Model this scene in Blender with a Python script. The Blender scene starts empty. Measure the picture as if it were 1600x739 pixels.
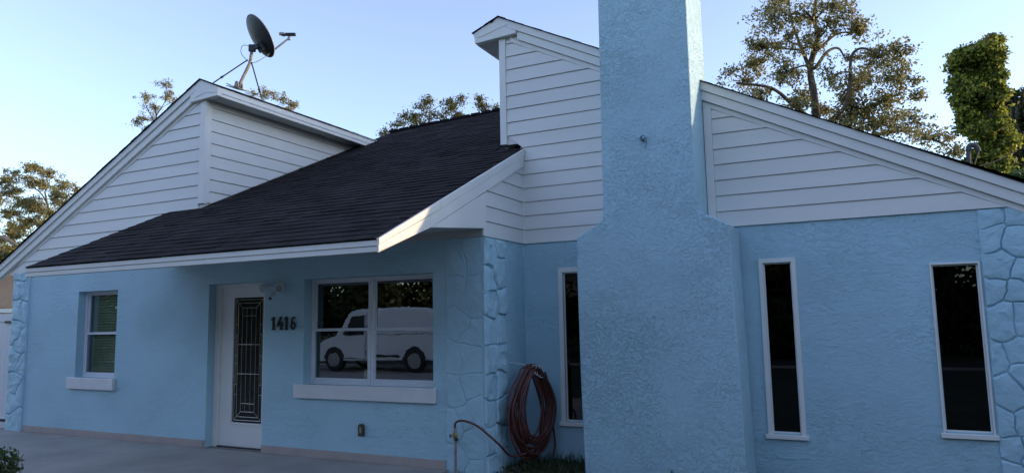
import bpy, bmesh, math, random
import numpy as np
from mathutils import Vector, Matrix, noise
random.seed(7); rng = np.random.default_rng(11)
R = math.radians
S = bpy.context.scene
C = S.collection

# ------------------------------------------------------------------ camera
YAW, PITCH, ROLL, FPX = R(-26.3175), R(6.6009), R(-1.0905), 1102.9
EYE = Vector((0, 0, 1.62))
_f = Vector((math.sin(YAW)*math.cos(PITCH), math.cos(YAW)*math.cos(PITCH), math.sin(PITCH)))
_r = Vector((math.cos(YAW), -math.sin(YAW), 0)); _u = _r.cross(_f)
_r2 = _r*math.cos(ROLL)+_u*math.sin(ROLL); _u2 = -_r*math.sin(ROLL)+_u*math.cos(ROLL)
cam = bpy.data.objects.new('camera', bpy.data.cameras.new('camera')); C.objects.link(cam)
M = Matrix((_r2, _u2, -_f)).transposed().to_4x4(); M.translation = EYE
cam.matrix_world = M
cam.data.sensor_width = 36; cam.data.lens = FPX/1600*36; cam.data.clip_end = 2000
S.camera = cam
def at(px, py, Y):
    "world point seen at photo pixel (px,py) on the vertical plane y=Y (used to measure sizes)"
    d = _r2*((px-800)/FPX) + _u2*(-(py-369.5)/FPX) + _f
    return EYE + d*(Y/d.y)

# ------------------------------------------------------------------ light
SUN_DIR = Vector((2.0, 1.0, 0.25)).normalized()
elev = math.asin(SUN_DIR.z); azi = math.atan2(SUN_DIR.x, SUN_DIR.y)
W = bpy.data.worlds.new('World'); S.world = W; W.use_nodes = True
nt = W.node_tree; bg = nt.nodes['Background']
sky = nt.nodes.new('ShaderNodeTexSky'); sky.sky_type = 'NISHITA'; sky.sun_disc = False
sky.sun_elevation = elev; sky.sun_rotation = azi
sky.altitude = 0; sky.air_density = 1.0; sky.dust_density = .5; sky.ozone_density = 3.2
hs = nt.nodes.new('ShaderNodeHueSaturation'); hs.inputs['Saturation'].default_value = .75; hs.inputs['Value'].default_value = 1.0; hs.inputs['Hue'].default_value = .515
nt.links.new(sky.outputs[0], hs.inputs['Color']); nt.links.new(hs.outputs[0], bg.inputs[0]); bg.inputs[1].default_value = 0.15
sl = bpy.data.lights.new('sun', 'SUN'); sl.energy = 2.0; sl.angle = R(0.6); sl.color = (.48, .345, .215)
so = bpy.data.objects.new('sun', sl); C.objects.link(so)
so.rotation_euler = SUN_DIR.to_track_quat('Z', 'Y').to_euler()
S.view_settings.view_transform = 'Standard'; S.view_settings.look = 'None'
S.view_settings.exposure = 2.08; S.view_settings.gamma = 1.0
try:
    S.cycles.max_bounces = 8; S.cycles.transparent_max_bounces = 12
except Exception: pass

# ------------------------------------------------------------------ materials
def nodemat(name):
    m = bpy.data.materials.new(name); m.use_nodes = True
    n = m.node_tree.nodes; return m, n, m.node_tree.links, n['Principled BSDF']
def ramp(n, pts):
    r = n.new('ShaderNodeValToRGB'); e = r.color_ramp.elements
    e[0].position, e[1].position = pts[0][0], pts[-1][0]
    e[0].color, e[1].color = (*pts[0][1], 1), (*pts[-1][1], 1)
    for p, c in pts[1:-1]:
        k = e.new(p); k.color = (*c, 1)
    return r
def tex(n, l, kind='Noise', scale=5, detail=4, rough=.5, dist=0, sc=(1, 1, 1), coord='Object'):
    tc = n.new('ShaderNodeNewGeometry') if coord == 'World' else n.new('ShaderNodeTexCoord')
    mp = n.new('ShaderNodeMapping'); mp.inputs['Scale'].default_value = sc
    l.new(tc.outputs['Position' if coord == 'World' else coord], mp.inputs[0])
    t = n.new('ShaderNodeTex'+kind); l.new(mp.outputs[0], t.inputs['Vector'])
    t.inputs['Scale'].default_value = scale
    if kind == 'Noise':
        t.inputs['Detail'].default_value = detail; t.inputs['Roughness'].default_value = rough
        t.inputs['Distortion'].default_value = dist
    return t
def plain(name, col, rough=.6, var=.0, vscale=6, bump=0, bscale=60, metal=0, spec=.5, sc=(1, 1, 1)):
    m, n, l, b = nodemat(name)
    b.inputs['Roughness'].default_value = rough; b.inputs['Metallic'].default_value = metal
    b.inputs['Specular IOR Level'].default_value = spec
    t = tex(n, l, scale=vscale, detail=6, sc=sc, coord='World')
    r = ramp(n, [(.3, tuple(c*(1-var) for c in col)), (.7, tuple(min(1, c*(1+var)) for c in col))])
    l.new(t.outputs['Fac'], r.inputs[0]); l.new(r.outputs[0], b.inputs['Base Color'])
    if bump:
        t2 = tex(n, l, scale=bscale, detail=5, sc=sc, coord='World')
        bp = n.new('ShaderNodeBump'); bp.inputs['Distance'].default_value = bump
        l.new(t2.outputs['Fac'], bp.inputs['Height']); l.new(bp.outputs[0], b.inputs['Normal'])
    return m
def stucco(name, col, strength=1.0, scale=9.0, stretch=1.7, fine=.0012):
    m, n, l, b = nodemat(name)
    b.inputs['Roughness'].default_value = .62
    t = tex(n, l, scale=1.1, detail=5, coord='World')
    r = ramp(n, [(.3, tuple(c*.93 for c in col)), (.7, tuple(c*1.06 for c in col))])
    l.new(t.outputs['Fac'], r.inputs[0]); l.new(r.outputs[0], b.inputs['Base Color'])
    # troweled plateaus with torn edges
    a = tex(n, l, scale=scale, detail=7, rough=.62, dist=1.2, sc=(1, 1, stretch), coord='World')
    ra = ramp(n, [(.47, (0, 0, 0)), (.50, (.8, .8, .8)), (.62, (1, 1, 1))])
    l.new(a.outputs['Fac'], ra.inputs[0])
    c = tex(n, l, scale=scale*.55, detail=6, rough=.6, dist=1.8, sc=(1, 1, stretch*1.3), coord='World')
    rc = ramp(n, [(.50, (0, 0, 0)), (.525, (.8, .8, .8)), (.7, (1, 1, 1))])
    l.new(c.outputs['Fac'], rc.inputs[0])
    f = tex(n, l, scale=70, detail=3, coord='World')
    mx = n.new('ShaderNodeMath'); mx.operation = 'ADD'
    l.new(ra.outputs[0], mx.inputs[0]); l.new(rc.outputs[0], mx.inputs[1])
    # patches: texture fades out here and there
    p = tex(n, l, scale=1.3, detail=3, coord='World')
    rp = ramp(n, [(.35, (.42, .42, .42)), (.65, (1, 1, 1))]); l.new(p.outputs['Fac'], rp.inputs[0])
    mm = n.new('ShaderNodeMath'); mm.operation = 'MULTIPLY'
    l.new(mx.outputs[0], mm.inputs[0]); l.new(rp.outputs[0], mm.inputs[1])
    b1 = n.new('ShaderNodeBump'); b1.inputs['Distance'].default_value = .014*strength; b1.inputs['Strength'].default_value = 1
    l.new(mm.outputs[0], b1.inputs['Height'])
    b2 = n.new('ShaderNodeBump'); b2.inputs['Distance'].default_value = fine
    l.new(f.outputs['Fac'], b2.inputs['Height']); l.new(b1.outputs[0], b2.inputs['Normal'])
    l.new(b2.outputs[0], b.inputs['Normal'])
    return m
BLUE = (.43, .64, .72)
M_blue = stucco('blue_stucco', BLUE, .20, 12.0, 1.5)
M_chim = stucco('chimney_stucco', BLUE, .34, 17.0, 1.15)
M_stone = plain('painted_stone', BLUE, .5, .06, 3, .012, 14)
M_white = plain('white_paint', (.79, .765, .72), .5, .035, 2.2, .0006, 90, sc=(.4, 1, 3))
M_trim = plain('white_trim_paint', (.83, .805, .755), .45, .03, 3, .0004, 60)
M_vinyl = plain('white_vinyl', (.74, .75, .78), .35, .02, 4)
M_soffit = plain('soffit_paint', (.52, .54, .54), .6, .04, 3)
M_sill = plain('sill_paint', (.75, .73, .72), .6, .05, 5, .003, 30)
M_band = plain('tan_base_paint', (.42, .35, .315), .7, .08, 3, .001, 40)
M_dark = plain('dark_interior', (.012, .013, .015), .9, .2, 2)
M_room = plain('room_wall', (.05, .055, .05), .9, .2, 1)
M_black = plain('black_plastic', (.012, .013, .016), .45, .1, 8)
M_iron = plain('black_numeral', (.006, .007, .010), .4, .1, 8)
M_galv = plain('galvanized_steel', (.36, .36, .37), .45, .18, 20, metal=.7)
M_rust = plain('weathered_mast', (.27, .24, .22), .6, .3, 15)
M_hose = plain('red_brown_hose', (.11, .038, .030), .45, .25, 9)
M_brass = plain('brass', (.45, .32, .12), .4, .2, 30, metal=.8)
M_wire = plain('white_wire', (.7, .72, .75), .4, .05, 8)
M_concrete = plain('painted_concrete', (.34, .31, .275), .75, .20, 1.3, .0016, 22)
M_road = plain('asphalt', (.06, .06, .06), .9, .15, 2, .003, 60)
M_lawn = plain('lawn_soil', (.05, .055, .028), .95, .4, 1.5, .01, 18)
M_grass = plain('grass_blade', (.045, .075, .022), .7, .5, 5)
M_litter = plain('leaf_litter', (.075, .05, .03), .8, .6, 18)
M_came = plain('lead_came', (.45, .42, .33), .35, .1, 20, metal=.6)
M_blind = plain('green_blind', (.20, .25, .15), .6, .15, 9)
M_bronze = plain('bronze_cover', (.060, .052, .035), .5, .2, 30)
M_trunk = plain('tree_bark', (.085, .062, .045), .9, .45, 6, .02, 12)
M_tanroof = plain('tan_shingle', (.36, .21, .10), .85, .3, 9, .004, 30, sc=(1, 1, 5))
M_tanwall = plain('tan_house_wall', (.42, .34, .24), .8, .08, 2)
M_rubber = plain('tyre_rubber', (.015, .015, .015), .8, .1, 9)
M_van = plain('white_vehicle_paint', (.72, .74, .76), .3, .03, 2)
M_dishg = plain('dish_grey', (.035, .037, .043), .55, .15, 5)
M_dishf = plain('dish_face', (.35, .35, .36), .5, .1, 5)

def shingle_mat():
    m, n, l, b = nodemat('black_shingle')
    b.inputs['Roughness'].default_value = .95; b.inputs['Specular IOR Level'].default_value = .2
    oi = n.new('ShaderNodeObjectInfo')
    a = tex(n, l, scale=3.0, detail=4, coord='World'); g = tex(n, l, scale=220, detail=2, coord='World')
    r1 = ramp(n, [(.3, (.012, .0095, .009)), (.7, (.032, .026, .025))]); l.new(a.outputs['Fac'], r1.inputs[0])
    r2 = ramp(n, [(.3, (.6, .6, .6)), (.75, (1.5, 1.45, 1.5))]); l.new(g.outputs['Fac'], r2.inputs[0])
    r3 = ramp(n, [(0, (.75, .75, .78)), (1, (1.3, 1.25, 1.25))]); l.new(oi.outputs['Random'], r3.inputs[0])
    x = n.new('ShaderNodeMix'); x.data_type = 'RGBA'; x.blend_type = 'MULTIPLY'; x.inputs[0].default_value = 1
    l.new(r1.outputs[0], x.inputs[6]); l.new(r2.outputs[0], x.inputs[7])
    y = n.new('ShaderNodeMix'); y.data_type = 'RGBA'; y.blend_type = 'MULTIPLY'; y.inputs[0].default_value = 1
    l.new(x.outputs[2], y.inputs[6]); l.new(r3.outputs[0], y.inputs[7])
    l.new(y.outputs[2], b.inputs['Base Color'])
    bp = n.new('ShaderNodeBump'); bp.inputs['Distance'].default_value = .002
    l.new(g.outputs['Fac'], bp.inputs['Height']); l.new(bp.outputs[0], b.inputs['Normal'])
    return m
M_shingle = shingle_mat()
def leafmat(name, dark, light, tr=.35):
    m, n, l, b = nodemat(name)
    g = n.new('ShaderNodeNewGeometry')
    r = ramp(n, [(0, dark), (.55, tuple((a+c)/2 for a, c in zip(dark, light))), (1, light)])
    l.new(g.outputs['Random Per Island'], r.inputs[0]); l.new(r.outputs[0], b.inputs['Base Color'])
    b.inputs['Roughness'].default_value = .55
    t = n.new('ShaderNodeBsdfTranslucent'); l.new(r.outputs[0], t.inputs[0])
    mx = n.new('ShaderNodeMixShader'); mx.inputs[0].default_value = tr
    l.new(b.outputs[0], mx.inputs[1]); l.new(t.outputs[0], mx.inputs[2])
    l.new(mx.outputs[0], n['Material Output'].inputs[0])
    return m
M_leaf_oak = leafmat('oak_leaves', (.05, .07, .024), (.52, .43, .16))
M_leaf_vine = leafmat('vine_leaves', (.028, .06, .010), (.50, .52, .08), .45)
M_leaf_dark = leafmat('dark_leaves', (.020, .034, .012), (.07, .085, .025))
M_leaf_yel = leafmat('yellowish_leaves', (.07, .085, .02), (.20, .17, .05))
M_leaf_shrub = leafmat('shrub_leaves', (.04, .085, .02), (.13, .19, .05))
def glassmat(name, tint, refl, rough=0.0, bump=0):
    m, n, l, b = nodemat(name)
    n.remove(b)
    tr = n.new('ShaderNodeBsdfTransparent'); tr.inputs[0].default_value = (*tint, 1)
    gl = n.new('ShaderNodeBsdfGlossy'); gl.inputs['Roughness'].default_value = rough
    gl.inputs[0].default_value = (.9, .95, 1, 1)
    fr = n.new('ShaderNodeFresnel'); fr.inputs[0].default_value = 1.5
    ad = n.new('ShaderNodeMath'); ad.operation = 'MULTIPLY_ADD'; ad.inputs[1].default_value = 1.0; ad.inputs[2].default_value = refl
    ad.use_clamp = True
    l.new(fr.outputs[0], ad.inputs[0])
    ge = n.new('ShaderNodeNewGeometry'); inv = n.new('ShaderNodeMath'); inv.operation = 'SUBTRACT'; inv.inputs[0].default_value = 1   # only the outer face reflects
    l.new(ge.outputs['Backfacing'], inv.inputs[1]); mu = n.new('ShaderNodeMath'); mu.operation = 'MULTIPLY'
    l.new(ad.outputs[0], mu.inputs[0]); l.new(inv.outputs[0], mu.inputs[1])
    mx = n.new('ShaderNodeMixShader'); l.new(mu.outputs[0], mx.inputs[0])
    l.new(tr.outputs[0], mx.inputs[1]); l.new(gl.outputs[0], mx.inputs[2])
    if bump:
        t = tex(n, l, scale=35 if bump > .002 else 4.5, detail=2, coord='World'); bp = n.new('ShaderNodeBump'); bp.inputs['Distance'].default_value = bump
        l.new(t.outputs['Fac'], bp.inputs['Height']); l.new(bp.outputs[0], gl.inputs['Normal'])
    l.new(mx.outputs[0], n['Material Output'].inputs[0])
    return m
M_glass = glassmat('window_glass', (.90, .93, .90), .13, 0, .0003)
M_glass_dk = glassmat('tinted_glass', (.12, .12, .12), .02)
M_glass_dr = glassmat('door_glass', (.25, .3, .26), .02, .15, .004)

# ------------------------------------------------------------------ helpers
WL = {}   # world location of every object made
class MB:
    def __init__(s): s.v = []; s.f = []
    def add(s, vs, fs):
        k = len(s.v); s.v += [tuple(p) for p in vs]; s.f += [tuple(i+k for i in f) for f in fs]; return s
    def box(s, x0, x1, y0, y1, z0, z1):
        v = [(x, y, z) for z in (z0, z1) for y in (y0, y1) for x in (x0, x1)]
        return s.add(v, [(0, 2, 3, 1), (4, 5, 7, 6), (0, 1, 5, 4), (2, 6, 7, 3), (0, 4, 6, 2), (1, 3, 7, 5)])
    def prism(s, poly, a, b, plane='xz'):
        "poly in the named plane, extruded between a and b along the remaining axis"
        def P(p, t):
            return {'xz': (p[0], t, p[1]), 'yz': (t, p[0], p[1]), 'xy': (p[0], p[1], t)}[plane]
        n = len(poly); v = [P(p, a) for p in poly]+[P(p, b) for p in poly]
        return s.add(v, [tuple(range(n)), tuple(range(2*n-1, n-1, -1))]+[(i, i+n, (i+1) % n+n, (i+1) % n) for i in range(n)])
    def tube(s, pts, r, n=8, cap=True):
        pts = [Vector(p) for p in pts]; rr = r if hasattr(r, '__len__') else [r]*len(pts)
        k = len(s.v); a = None
        for i, p in enumerate(pts):
            d = (pts[min(i+1, len(pts)-1)]-pts[max(i-1, 0)]).normalized()
            if a is None: a = d.orthogonal().normalized()
            a = (a-d*a.dot(d))
            a = a.normalized() if a.length > 1e-6 else d.orthogonal().normalized()
            b = d.cross(a)
            for j in range(n):
                t = 2*math.pi*j/n; s.v.append(tuple(p+(a*math.cos(t)+b*math.sin(t))*rr[i]))
        for i in range(len(pts)-1):
            for j in range(n):
                q = (j+1) % n; s.f.append((k+i*n+j, k+i*n+q, k+(i+1)*n+q, k+(i+1)*n+j))
        if cap:
            s.f.append(tuple(k+j for j in range(n-1, -1, -1))); e = k+(len(pts)-1)*n; s.f.append(tuple(e+j for j in range(n)))
        return s
    def build(s, name, mat, parent=None, bevel=0, seg=2, smooth=False, origin=None):
        a = np.array(s.v, float)
        c = Vector(origin) if origin is not None else Vector(((a[:, 0].min()+a[:, 0].max())/2, (a[:, 1].min()+a[:, 1].max())/2, a[:, 2].min()))
        me = bpy.data.meshes.new(name)
        me.from_pydata([tuple(p) for p in (a-np.array(c))], [], s.f); me.materials.append(mat)
        bm = bmesh.new(); bm.from_mesh(me); bmesh.ops.recalc_face_normals(bm, faces=bm.faces); bm.to_mesh(me); bm.free()
        if smooth:
            for p in me.polygons: p.use_smooth = True
        o = place(name, me, c, parent)
        if bevel:
            md = o.modifiers.new('bevel', 'BEVEL'); md.width = bevel; md.segments = seg; md.limit_method = 'ANGLE'; md.angle_limit = R(40)
        return o
def place(name, data, loc, parent=None):
    o = bpy.data.objects.new(name, data); C.objects.link(o); loc = Vector(loc)
    if parent: o.parent = parent; o.location = loc-WL[parent.name]
    else: o.location = loc
    WL[o.name] = loc
    return o
def tag(o, label=None, cat=None, group=None, kind=None):
    for k, v in (('label', label), ('category', cat), ('group', group), ('kind', kind)):
        if v: o[k] = v
    return o
def thing(name, loc, label, cat, group=None):
    return tag(place(name, None, loc), label, cat, group)
def part(name, loc, parent): return place(name, None, loc, parent)
def quads(name, arr, mat, parent=None):
    "mesh from an (n,4,3) array of quads"
    n = len(arr); v = arr.reshape(-1, 3); c = Vector(((v[:, 0].min()+v[:, 0].max())/2, (v[:, 1].min()+v[:, 1].max())/2, v[:, 2].min()))
    me = bpy.data.meshes.new(name); me.vertices.add(n*4); me.loops.add(n*4); me.polygons.add(n)
    me.vertices.foreach_set('co', (v-np.array(c)).astype(np.float32).ravel())
    me.loops.foreach_set('vertex_index', np.arange(n*4, dtype=np.int32))
    me.polygons.foreach_set('loop_start', np.arange(0, n*4, 4, dtype=np.int32))
    me.polygons.foreach_set('loop_total', np.full(n, 4, dtype=np.int32))
    me.update(calc_edges=True); me.materials.append(mat)
    return place(name, me, c, parent)

# ------------------------------------------------------------------ key dimensions
YA, YB = 6.986, 8.061          # front wall of the entrance wing / wall of the chimney wing
XR = -3.828                    # return wall between them
XL = -8.38                     # side wall of the left gable
SLOPE = .473; RA = math.atan(SLOPE)
EY, EZ = 5.0, 2.345            # eave of the dark roof
EXP = .178                     # siding exposure
GS = .508                      # slope of the two gables
def roof_z(y): return EZ+SLOPE*(y-EY)

# ------------------------------------------------------------------ ground
def struct(o): o['kind'] = 'structure'; return o
g = MB(); g.add([(-400, -400, -.14), (400, -400, -.14), (400, 400, -.14), (-400, 400, -.14)], [(0, 1, 2, 3)])
struct(g.build('ground', M_lawn))
g = MB(); g.prism([(-12.9, YA+.3), (-12.9, 2.2), (-4.3, 2.2), (-4.3, YA+.3)], -.22, -.05, 'xy')
struct(g.build('patio', M_concrete, bevel=.008))
g = MB(); g.prism([(-13.6, YA+.25), (-13.6, 2.2), (-12.9, 2.2), (-12.9, YA+.25)], -.22, -.056, 'xy')
struct(g.build('side_path', M_concrete))
g = MB(); g.box(-60, 60, -13, -8.5, -.30, -.132); struct(g.build('road', M_road))
g = MB(); g.box(-60, 60, -8.5, -8.35, -.30, -.06); struct(g.build('kerb', M_concrete, bevel=.02))
g = MB(); g.box(-20.5, -10.5, -8.33, -2.0, -.30, -.125); struct(g.build('driveway', M_concrete))

# ------------------------------------------------------------------ the house
H = thing('house', (-5, 9, 0), 'pale blue stucco house with white gables, black shingle roof and a tall chimney', 'house')

def wall_holes(name, x0, x1, z0, z1, y, depth, holes, mat):
    xs = sorted({x0, x1, *[h[0] for h in holes], *[h[1] for h in holes]})
    zs = sorted({z0, z1, *[h[2] for h in holes], *[h[3] for h in holes]})
    m = MB()
    inh = lambda cx, cz: any(h[0] < cx < h[1] and h[2] < cz < h[3] for h in holes)
    for i in range(len(xs)-1):
        for j in range(len(zs)-1):
            a, b, c, d = xs[i], xs[i+1], zs[j], zs[j+1]
            if inh((a+b)/2, (c+d)/2): continue
            m.add([(a, y, c), (b, y, c), (b, y, d), (a, y, d)], [(0, 1, 2, 3)])
            m.add([(a, y+depth, c), (b, y+depth, c), (b, y+depth, d), (a, y+depth, d)], [(3, 2, 1, 0)])
    for a, b, c, d in holes+[(x0, x1, z0, z1)]:
        m.add([(a, y, c), (b, y, c), (b, y, d), (a, y, d), (a, y+depth, c), (b, y+depth, c), (b, y+depth, d), (a, y+depth, d)],
              [(0, 1, 5, 4), (1, 2, 6, 5), (2, 3, 7, 6), (3, 0, 4, 7)])
    a = np.array(m.v); c = Vector(((x0+x1)/2, y, z0))
    me = bpy.data.meshes.new(name); me.from_pydata([tuple(p) for p in a-np.array(c)], [], m.f); me.materials.append(mat)
    bm = bmesh.new(); bm.from_mesh(me); bmesh.ops.remove_doubles(bm, verts=bm.verts, dist=1e-4); bmesh.ops.recalc_face_normals(bm, faces=bm.faces)
    bm.to_mesh(me); bm.free()
    return place(name, me, c, H)
DOOR = (-8.20, -7.149, -.05, 2.172)
WBIG = (-6.460, -4.500, .83, 2.172)
WSM = (-11.128, -10.175, .825, 2.165)
wall_holes('wall', -12.86, XR, -.3, 2.56, YA, .22, [DOOR, WBIG, WSM], M_blue)
W1 = (-3.30, -2.60, .385, 2.165); W2 = (-.957, -.672, .37, 2.16); W3 = (.615, 1.0, .465, 2.06)
wall_holes('wall', XR, 2.3, -.3, 2.585, YB, .2, [W1, W2, W3], M_blue)
m = MB(); m.box(XR-.2, XR, YA+.221, YB-.001, -.3, 2.56); m.build('wall', M_blue, H)
m = MB(); m.box(-12.86, -12.66, YA+.221, 13, -.3, 2.56); m.build('wall', M_blue, H)
m = MB(); m.box(2.1, 2.3, YB+.201, 14, -.3, 2.58); m.build('wall', M_blue, H)
m = MB(); m.box(-12.86, 2.3, 13.8, 14, -.3, 2.56); m.build('wall', M_blue, H)
# tan painted band along the wall foot
for a, b in ((-12.40, -8.23), (-7.149, -4.34)):
    m = MB(); m.box(a, b, YA-.014, YA-.001, -.05, .048); m.build('base_band', M_band, H, bevel=.004)
m = MB(); m.box(-8.213, -8.201, YA-.014, YA+.115, -.05, .046); m.build('base_band', M_band, H)

# interiors seen through the glass
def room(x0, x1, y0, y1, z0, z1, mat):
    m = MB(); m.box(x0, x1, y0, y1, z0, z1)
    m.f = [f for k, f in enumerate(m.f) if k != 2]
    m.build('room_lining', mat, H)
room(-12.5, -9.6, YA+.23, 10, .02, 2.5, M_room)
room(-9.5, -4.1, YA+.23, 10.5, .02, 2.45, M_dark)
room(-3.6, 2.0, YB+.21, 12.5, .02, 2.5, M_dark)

# --- siding
def siding_xz(x_left, x_right, z0, n, top=None, y=YB, gap=.007, first_h=None):
    """courses of boards on a wall facing -y. x_left/x_right: functions of z giving the ends"""
    for i in range(n):
        a, b = z0+i*EXP, z0+(i+1)*EXP-gap
        xl0, xr0, xl1, xr1 = x_left(a), x_right(a), x_left(b), x_right(b)
        if xr0-xl0 < .05: continue
        # the sloping cut: stop a little short when the ends cross
        bb = b
        if xr1 < xl1+.01:
            lo, hi = a, b
            for _ in range(20):
                mid = (lo+hi)/2
                if x_right(mid)-x_left(mid) > .01: lo = mid
                else: hi = mid
            bb = lo; xl1, xr1 = x_left(bb), x_right(bb)
        pf, pt = .024+random.uniform(-.001, .001), .010
        w = random.uniform(-.0012, .0012)
        v = [(xl0, y-pf, a+w), (xr0, y-pf, a-w), (xr1, y-pt, bb), (xl1, y-pt, bb), (xl0, y-.001, a+w), (xr0, y-.001, a-w), (xr1, y-.001, bb), (xl1, y-.001, bb)]
        MB().add(v, [(0, 1, 2, 3), (7, 6, 5, 4), (0, 4, 5, 1), (1, 5, 6, 2), (2, 6, 7, 3), (3, 7, 4, 0)]).build('siding_board', M_white, H)
def siding_yz(y_a, y_b, z0, n, x, gap=.007, cut=None):
    "boards on a wall facing +x. y_a, y_b functions of z; cut(y) = height of the roof the boards run down to"
    for i in range(n):
        a, b = z0+i*EXP, z0+(i+1)*EXP-gap
        ya0, yb0, ya1, yb1 = y_a(a), y_b(a), y_a(b), y_b(b)
        if max(yb0-ya0, yb1-ya1) < .04: continue
        poly = [(ya0, a), (yb0, a), (yb1, b), (ya1, b)]
        if yb0-ya0 < .02:
            for k in range(40):
                t = a+(b-a)*k/40
                if y_b(t)-y_a(t) > .02: break
            poly = [(y_a(t), t), (y_b(t), t), (yb1, b), (ya1, b)]
        pf, pt = .024, .010
        v = [(x+pf, *poly[0]), (x+pf, *poly[1]), (x+pt, *poly[2]), (x+pt, *poly[3])]+[(x+.001, *q) for q in poly]
        MB().add(v, [(0, 1, 2, 3), (7, 6, 5, 4), (0, 4, 5, 1), (1, 5, 6, 2), (2, 6, 7, 3), (3, 7, 4, 0)]).build('siding_board', M_white, H)

# gable lines:  left gable peak (-8.42, 5.144) falling left; right gable peak (-4.09, 5.581) falling right
LPX, LPZ = -8.42, 5.144
RPX, RPZ = -4.09, 5.581
lz = lambda x: LPZ-.512*(LPX-x)                 # top of left rake
rz = lambda x: RPZ-GS*(x-RPX)                   # top of right rake
FR = .275                                       # rake boards cover this much below the top
# sheathing behind the boards
m = MB(); m.prism([(-13.0, 2.5601), (XL, 2.5601), (XL, lz(XL)-.03 if False else 5.0), (LPX, 5.05), (-13.0, lz(-13.0)-.05)], YA, YA+.12); m.build('gable_wall', M_white, H)
m = MB(); m.prism([(XR, 2.586), (1.95, 2.586), (1.95, rz(1.95)-.02), (RPX, RPZ-.05), (-4.11, RPZ-.06), (-4.11, 3.862), (XR, 3.862)], YB, YB+.12); m.build('gable_wall', M_white, H)
m = MB(); m.prism([(YA+.121, 2.56), (YB-.001, 2.56), (YB-.001, roof_z(YB)-.03), (YA+.121, roof_z(YA+.12)-.03)], XR-.15, XR, 'yz'); m.build('gable_wall', M_white, H)
m = MB(); m.prism([(YA+.121, 2.7), (12.0, 2.7), (12.0, 4.86), (YA+.121, 4.86)], XL-.12, XL, 'yz'); m.build('gable_wall', M_white, H)
m = MB(); m.prism([(YB+.121, 2.7), (13.5, 2.7), (13.5, 5.28), (YB+.121, 5.28)], -4.11, -3.99, 'yz'); m.build('gable_wall', M_white, H)

zl = lambda z: LPX-(LPZ-FR-z)/.512              # x where lower edge of left frieze has height z
siding_xz(lambda z: zl(z), lambda z: XL-.085, 2.542, 13, y=YA)
zr = lambda z: RPX+(RPZ-FR-z)/GS
# centre part, left of the chimney
siding_xz(lambda z: (XR+.028 if z < 3.80 else -4.02), lambda z: min(-2.45, zr(z)), 2.553, 16, y=YB)
# right part
siding_xz(lambda z: -1.415, zr, 2.583, 9, y=YB)
# return wall of the entrance wing
siding_yz(lambda z: max(YA+.004, (z+.10-EZ)/SLOPE+EY), lambda z: YB-.026, 2.553, 7, XR)
# side wall of the left gable, running down behind the dark roof
siding_yz(lambda z: YA+.09, lambda z: (z-EZ)/SLOPE+EY-.02, 4.768-EXP*9, 10, XL)

# --- corner boards
def board(poly, a, b, plane='xz', name='trim_board', mat=M_trim, bev=.003): return MB().prism(poly, a, b, plane).build(name, mat, H, bevel=bev, seg=1)
board([(XL-.082, 3.33), (XL+.030, 3.33), (XL+.030, 4.87), (XL-.082, 4.87)], YA-.030, YA-.0005, name='corner_board')
board([(YA-.0005, 3.32), (YA+.085, 3.36), (YA+.085, 4.86), (YA-.0005, 4.86)], XL+.0005, XL+.030, 'yz', name='corner_board')
board([(-4.115, 3.865), (-4.023, 3.865), (-4.023, 5.30), (-4.115, 5.30)], YB-.030, YB-.0005, name='corner_board')
board([(XR+.001, 2.556), (XR+.030, 2.556), (XR+.030, 3.70), (XR+.001, 3.70)], YB-.030, YB-.0005, name='corner_board')
board([(-1.505, 2.60), (-1.418, 2.60), (-1.418, 4.0), (-1.505, 4.0)], YB-.027, YB-.0005, name='corner_board')
board([(-13.0, 2.50), (-12.6, 2.50), (-12.6, 2.545), (-13.0, 2.545)], YA-.02, YA-.0005)

# --- rake boards (three steps: drip board, fascia, frieze)
def rake(P0, P1, o0, o1, y, proud, back=.001, name='rake_board', e0=0, e1=0):
    (x0, z0), (x1, z1) = P0, P1
    board([(x0, z0-o0), (x1, z1-o0), (x1, z1-o1), (x0, z0-o1)], y-proud, y-back, name=name)
# left gable
LX0 = -13.30
rake((LX0, lz(LX0)), (LPX, LPZ), 0, .100, YA, .085)
rake((LX0+.01, lz(LX0+.01)), (-8.62, lz(-8.62)), .103, .215, YA, .062)
rake((-12.75, lz(-12.75)), (-8.47, lz(-8.47)), .218, FR, YA, .026, name='frieze_board')
# right end of the boards at the left peak: short slope to the side eave
board([(LPX, LPZ), (-8.06, 4.985), (-8.06, 4.855), (-8.62, 4.835), (-8.62, lz(-8.62)-.1025), (LPX, LPZ-.1005)], YA-.085, YA-.001, name='rake_board')
board([(LPX-.03, LPZ-.115), (-8.09, 4.90), (-8.30, 4.93), (-8.52, 4.885)], YA-.091, YA-.0855, name='trim_board')
# right gable
rake((RPX, RPZ), (2.2, rz(2.2)), 0, .100, YB, .085)
rake((-3.83, rz(-3.83)), (2.2, rz(2.2)), .103, .212, YB, .062)
rake((-3.95, rz(-3.95)), (1.45, rz(1.45)), .215, FR, YB, .026, name='frieze_board')
board([(RPX, RPZ), (RPX, RPZ-.1005), (-3.83, rz(-3.83)-.1025), (-3.84, 5.315), (-4.445, 5.285), (-4.465, 5.43)], YB-.085, YB-.001, name='rake_board')
board([(RPX-.01, RPZ-.115), (-3.93, 5.46), (-4.30, 5.37), (-4.42, 5.36)], YB-.091, YB-.0855, name='trim_board')

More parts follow.
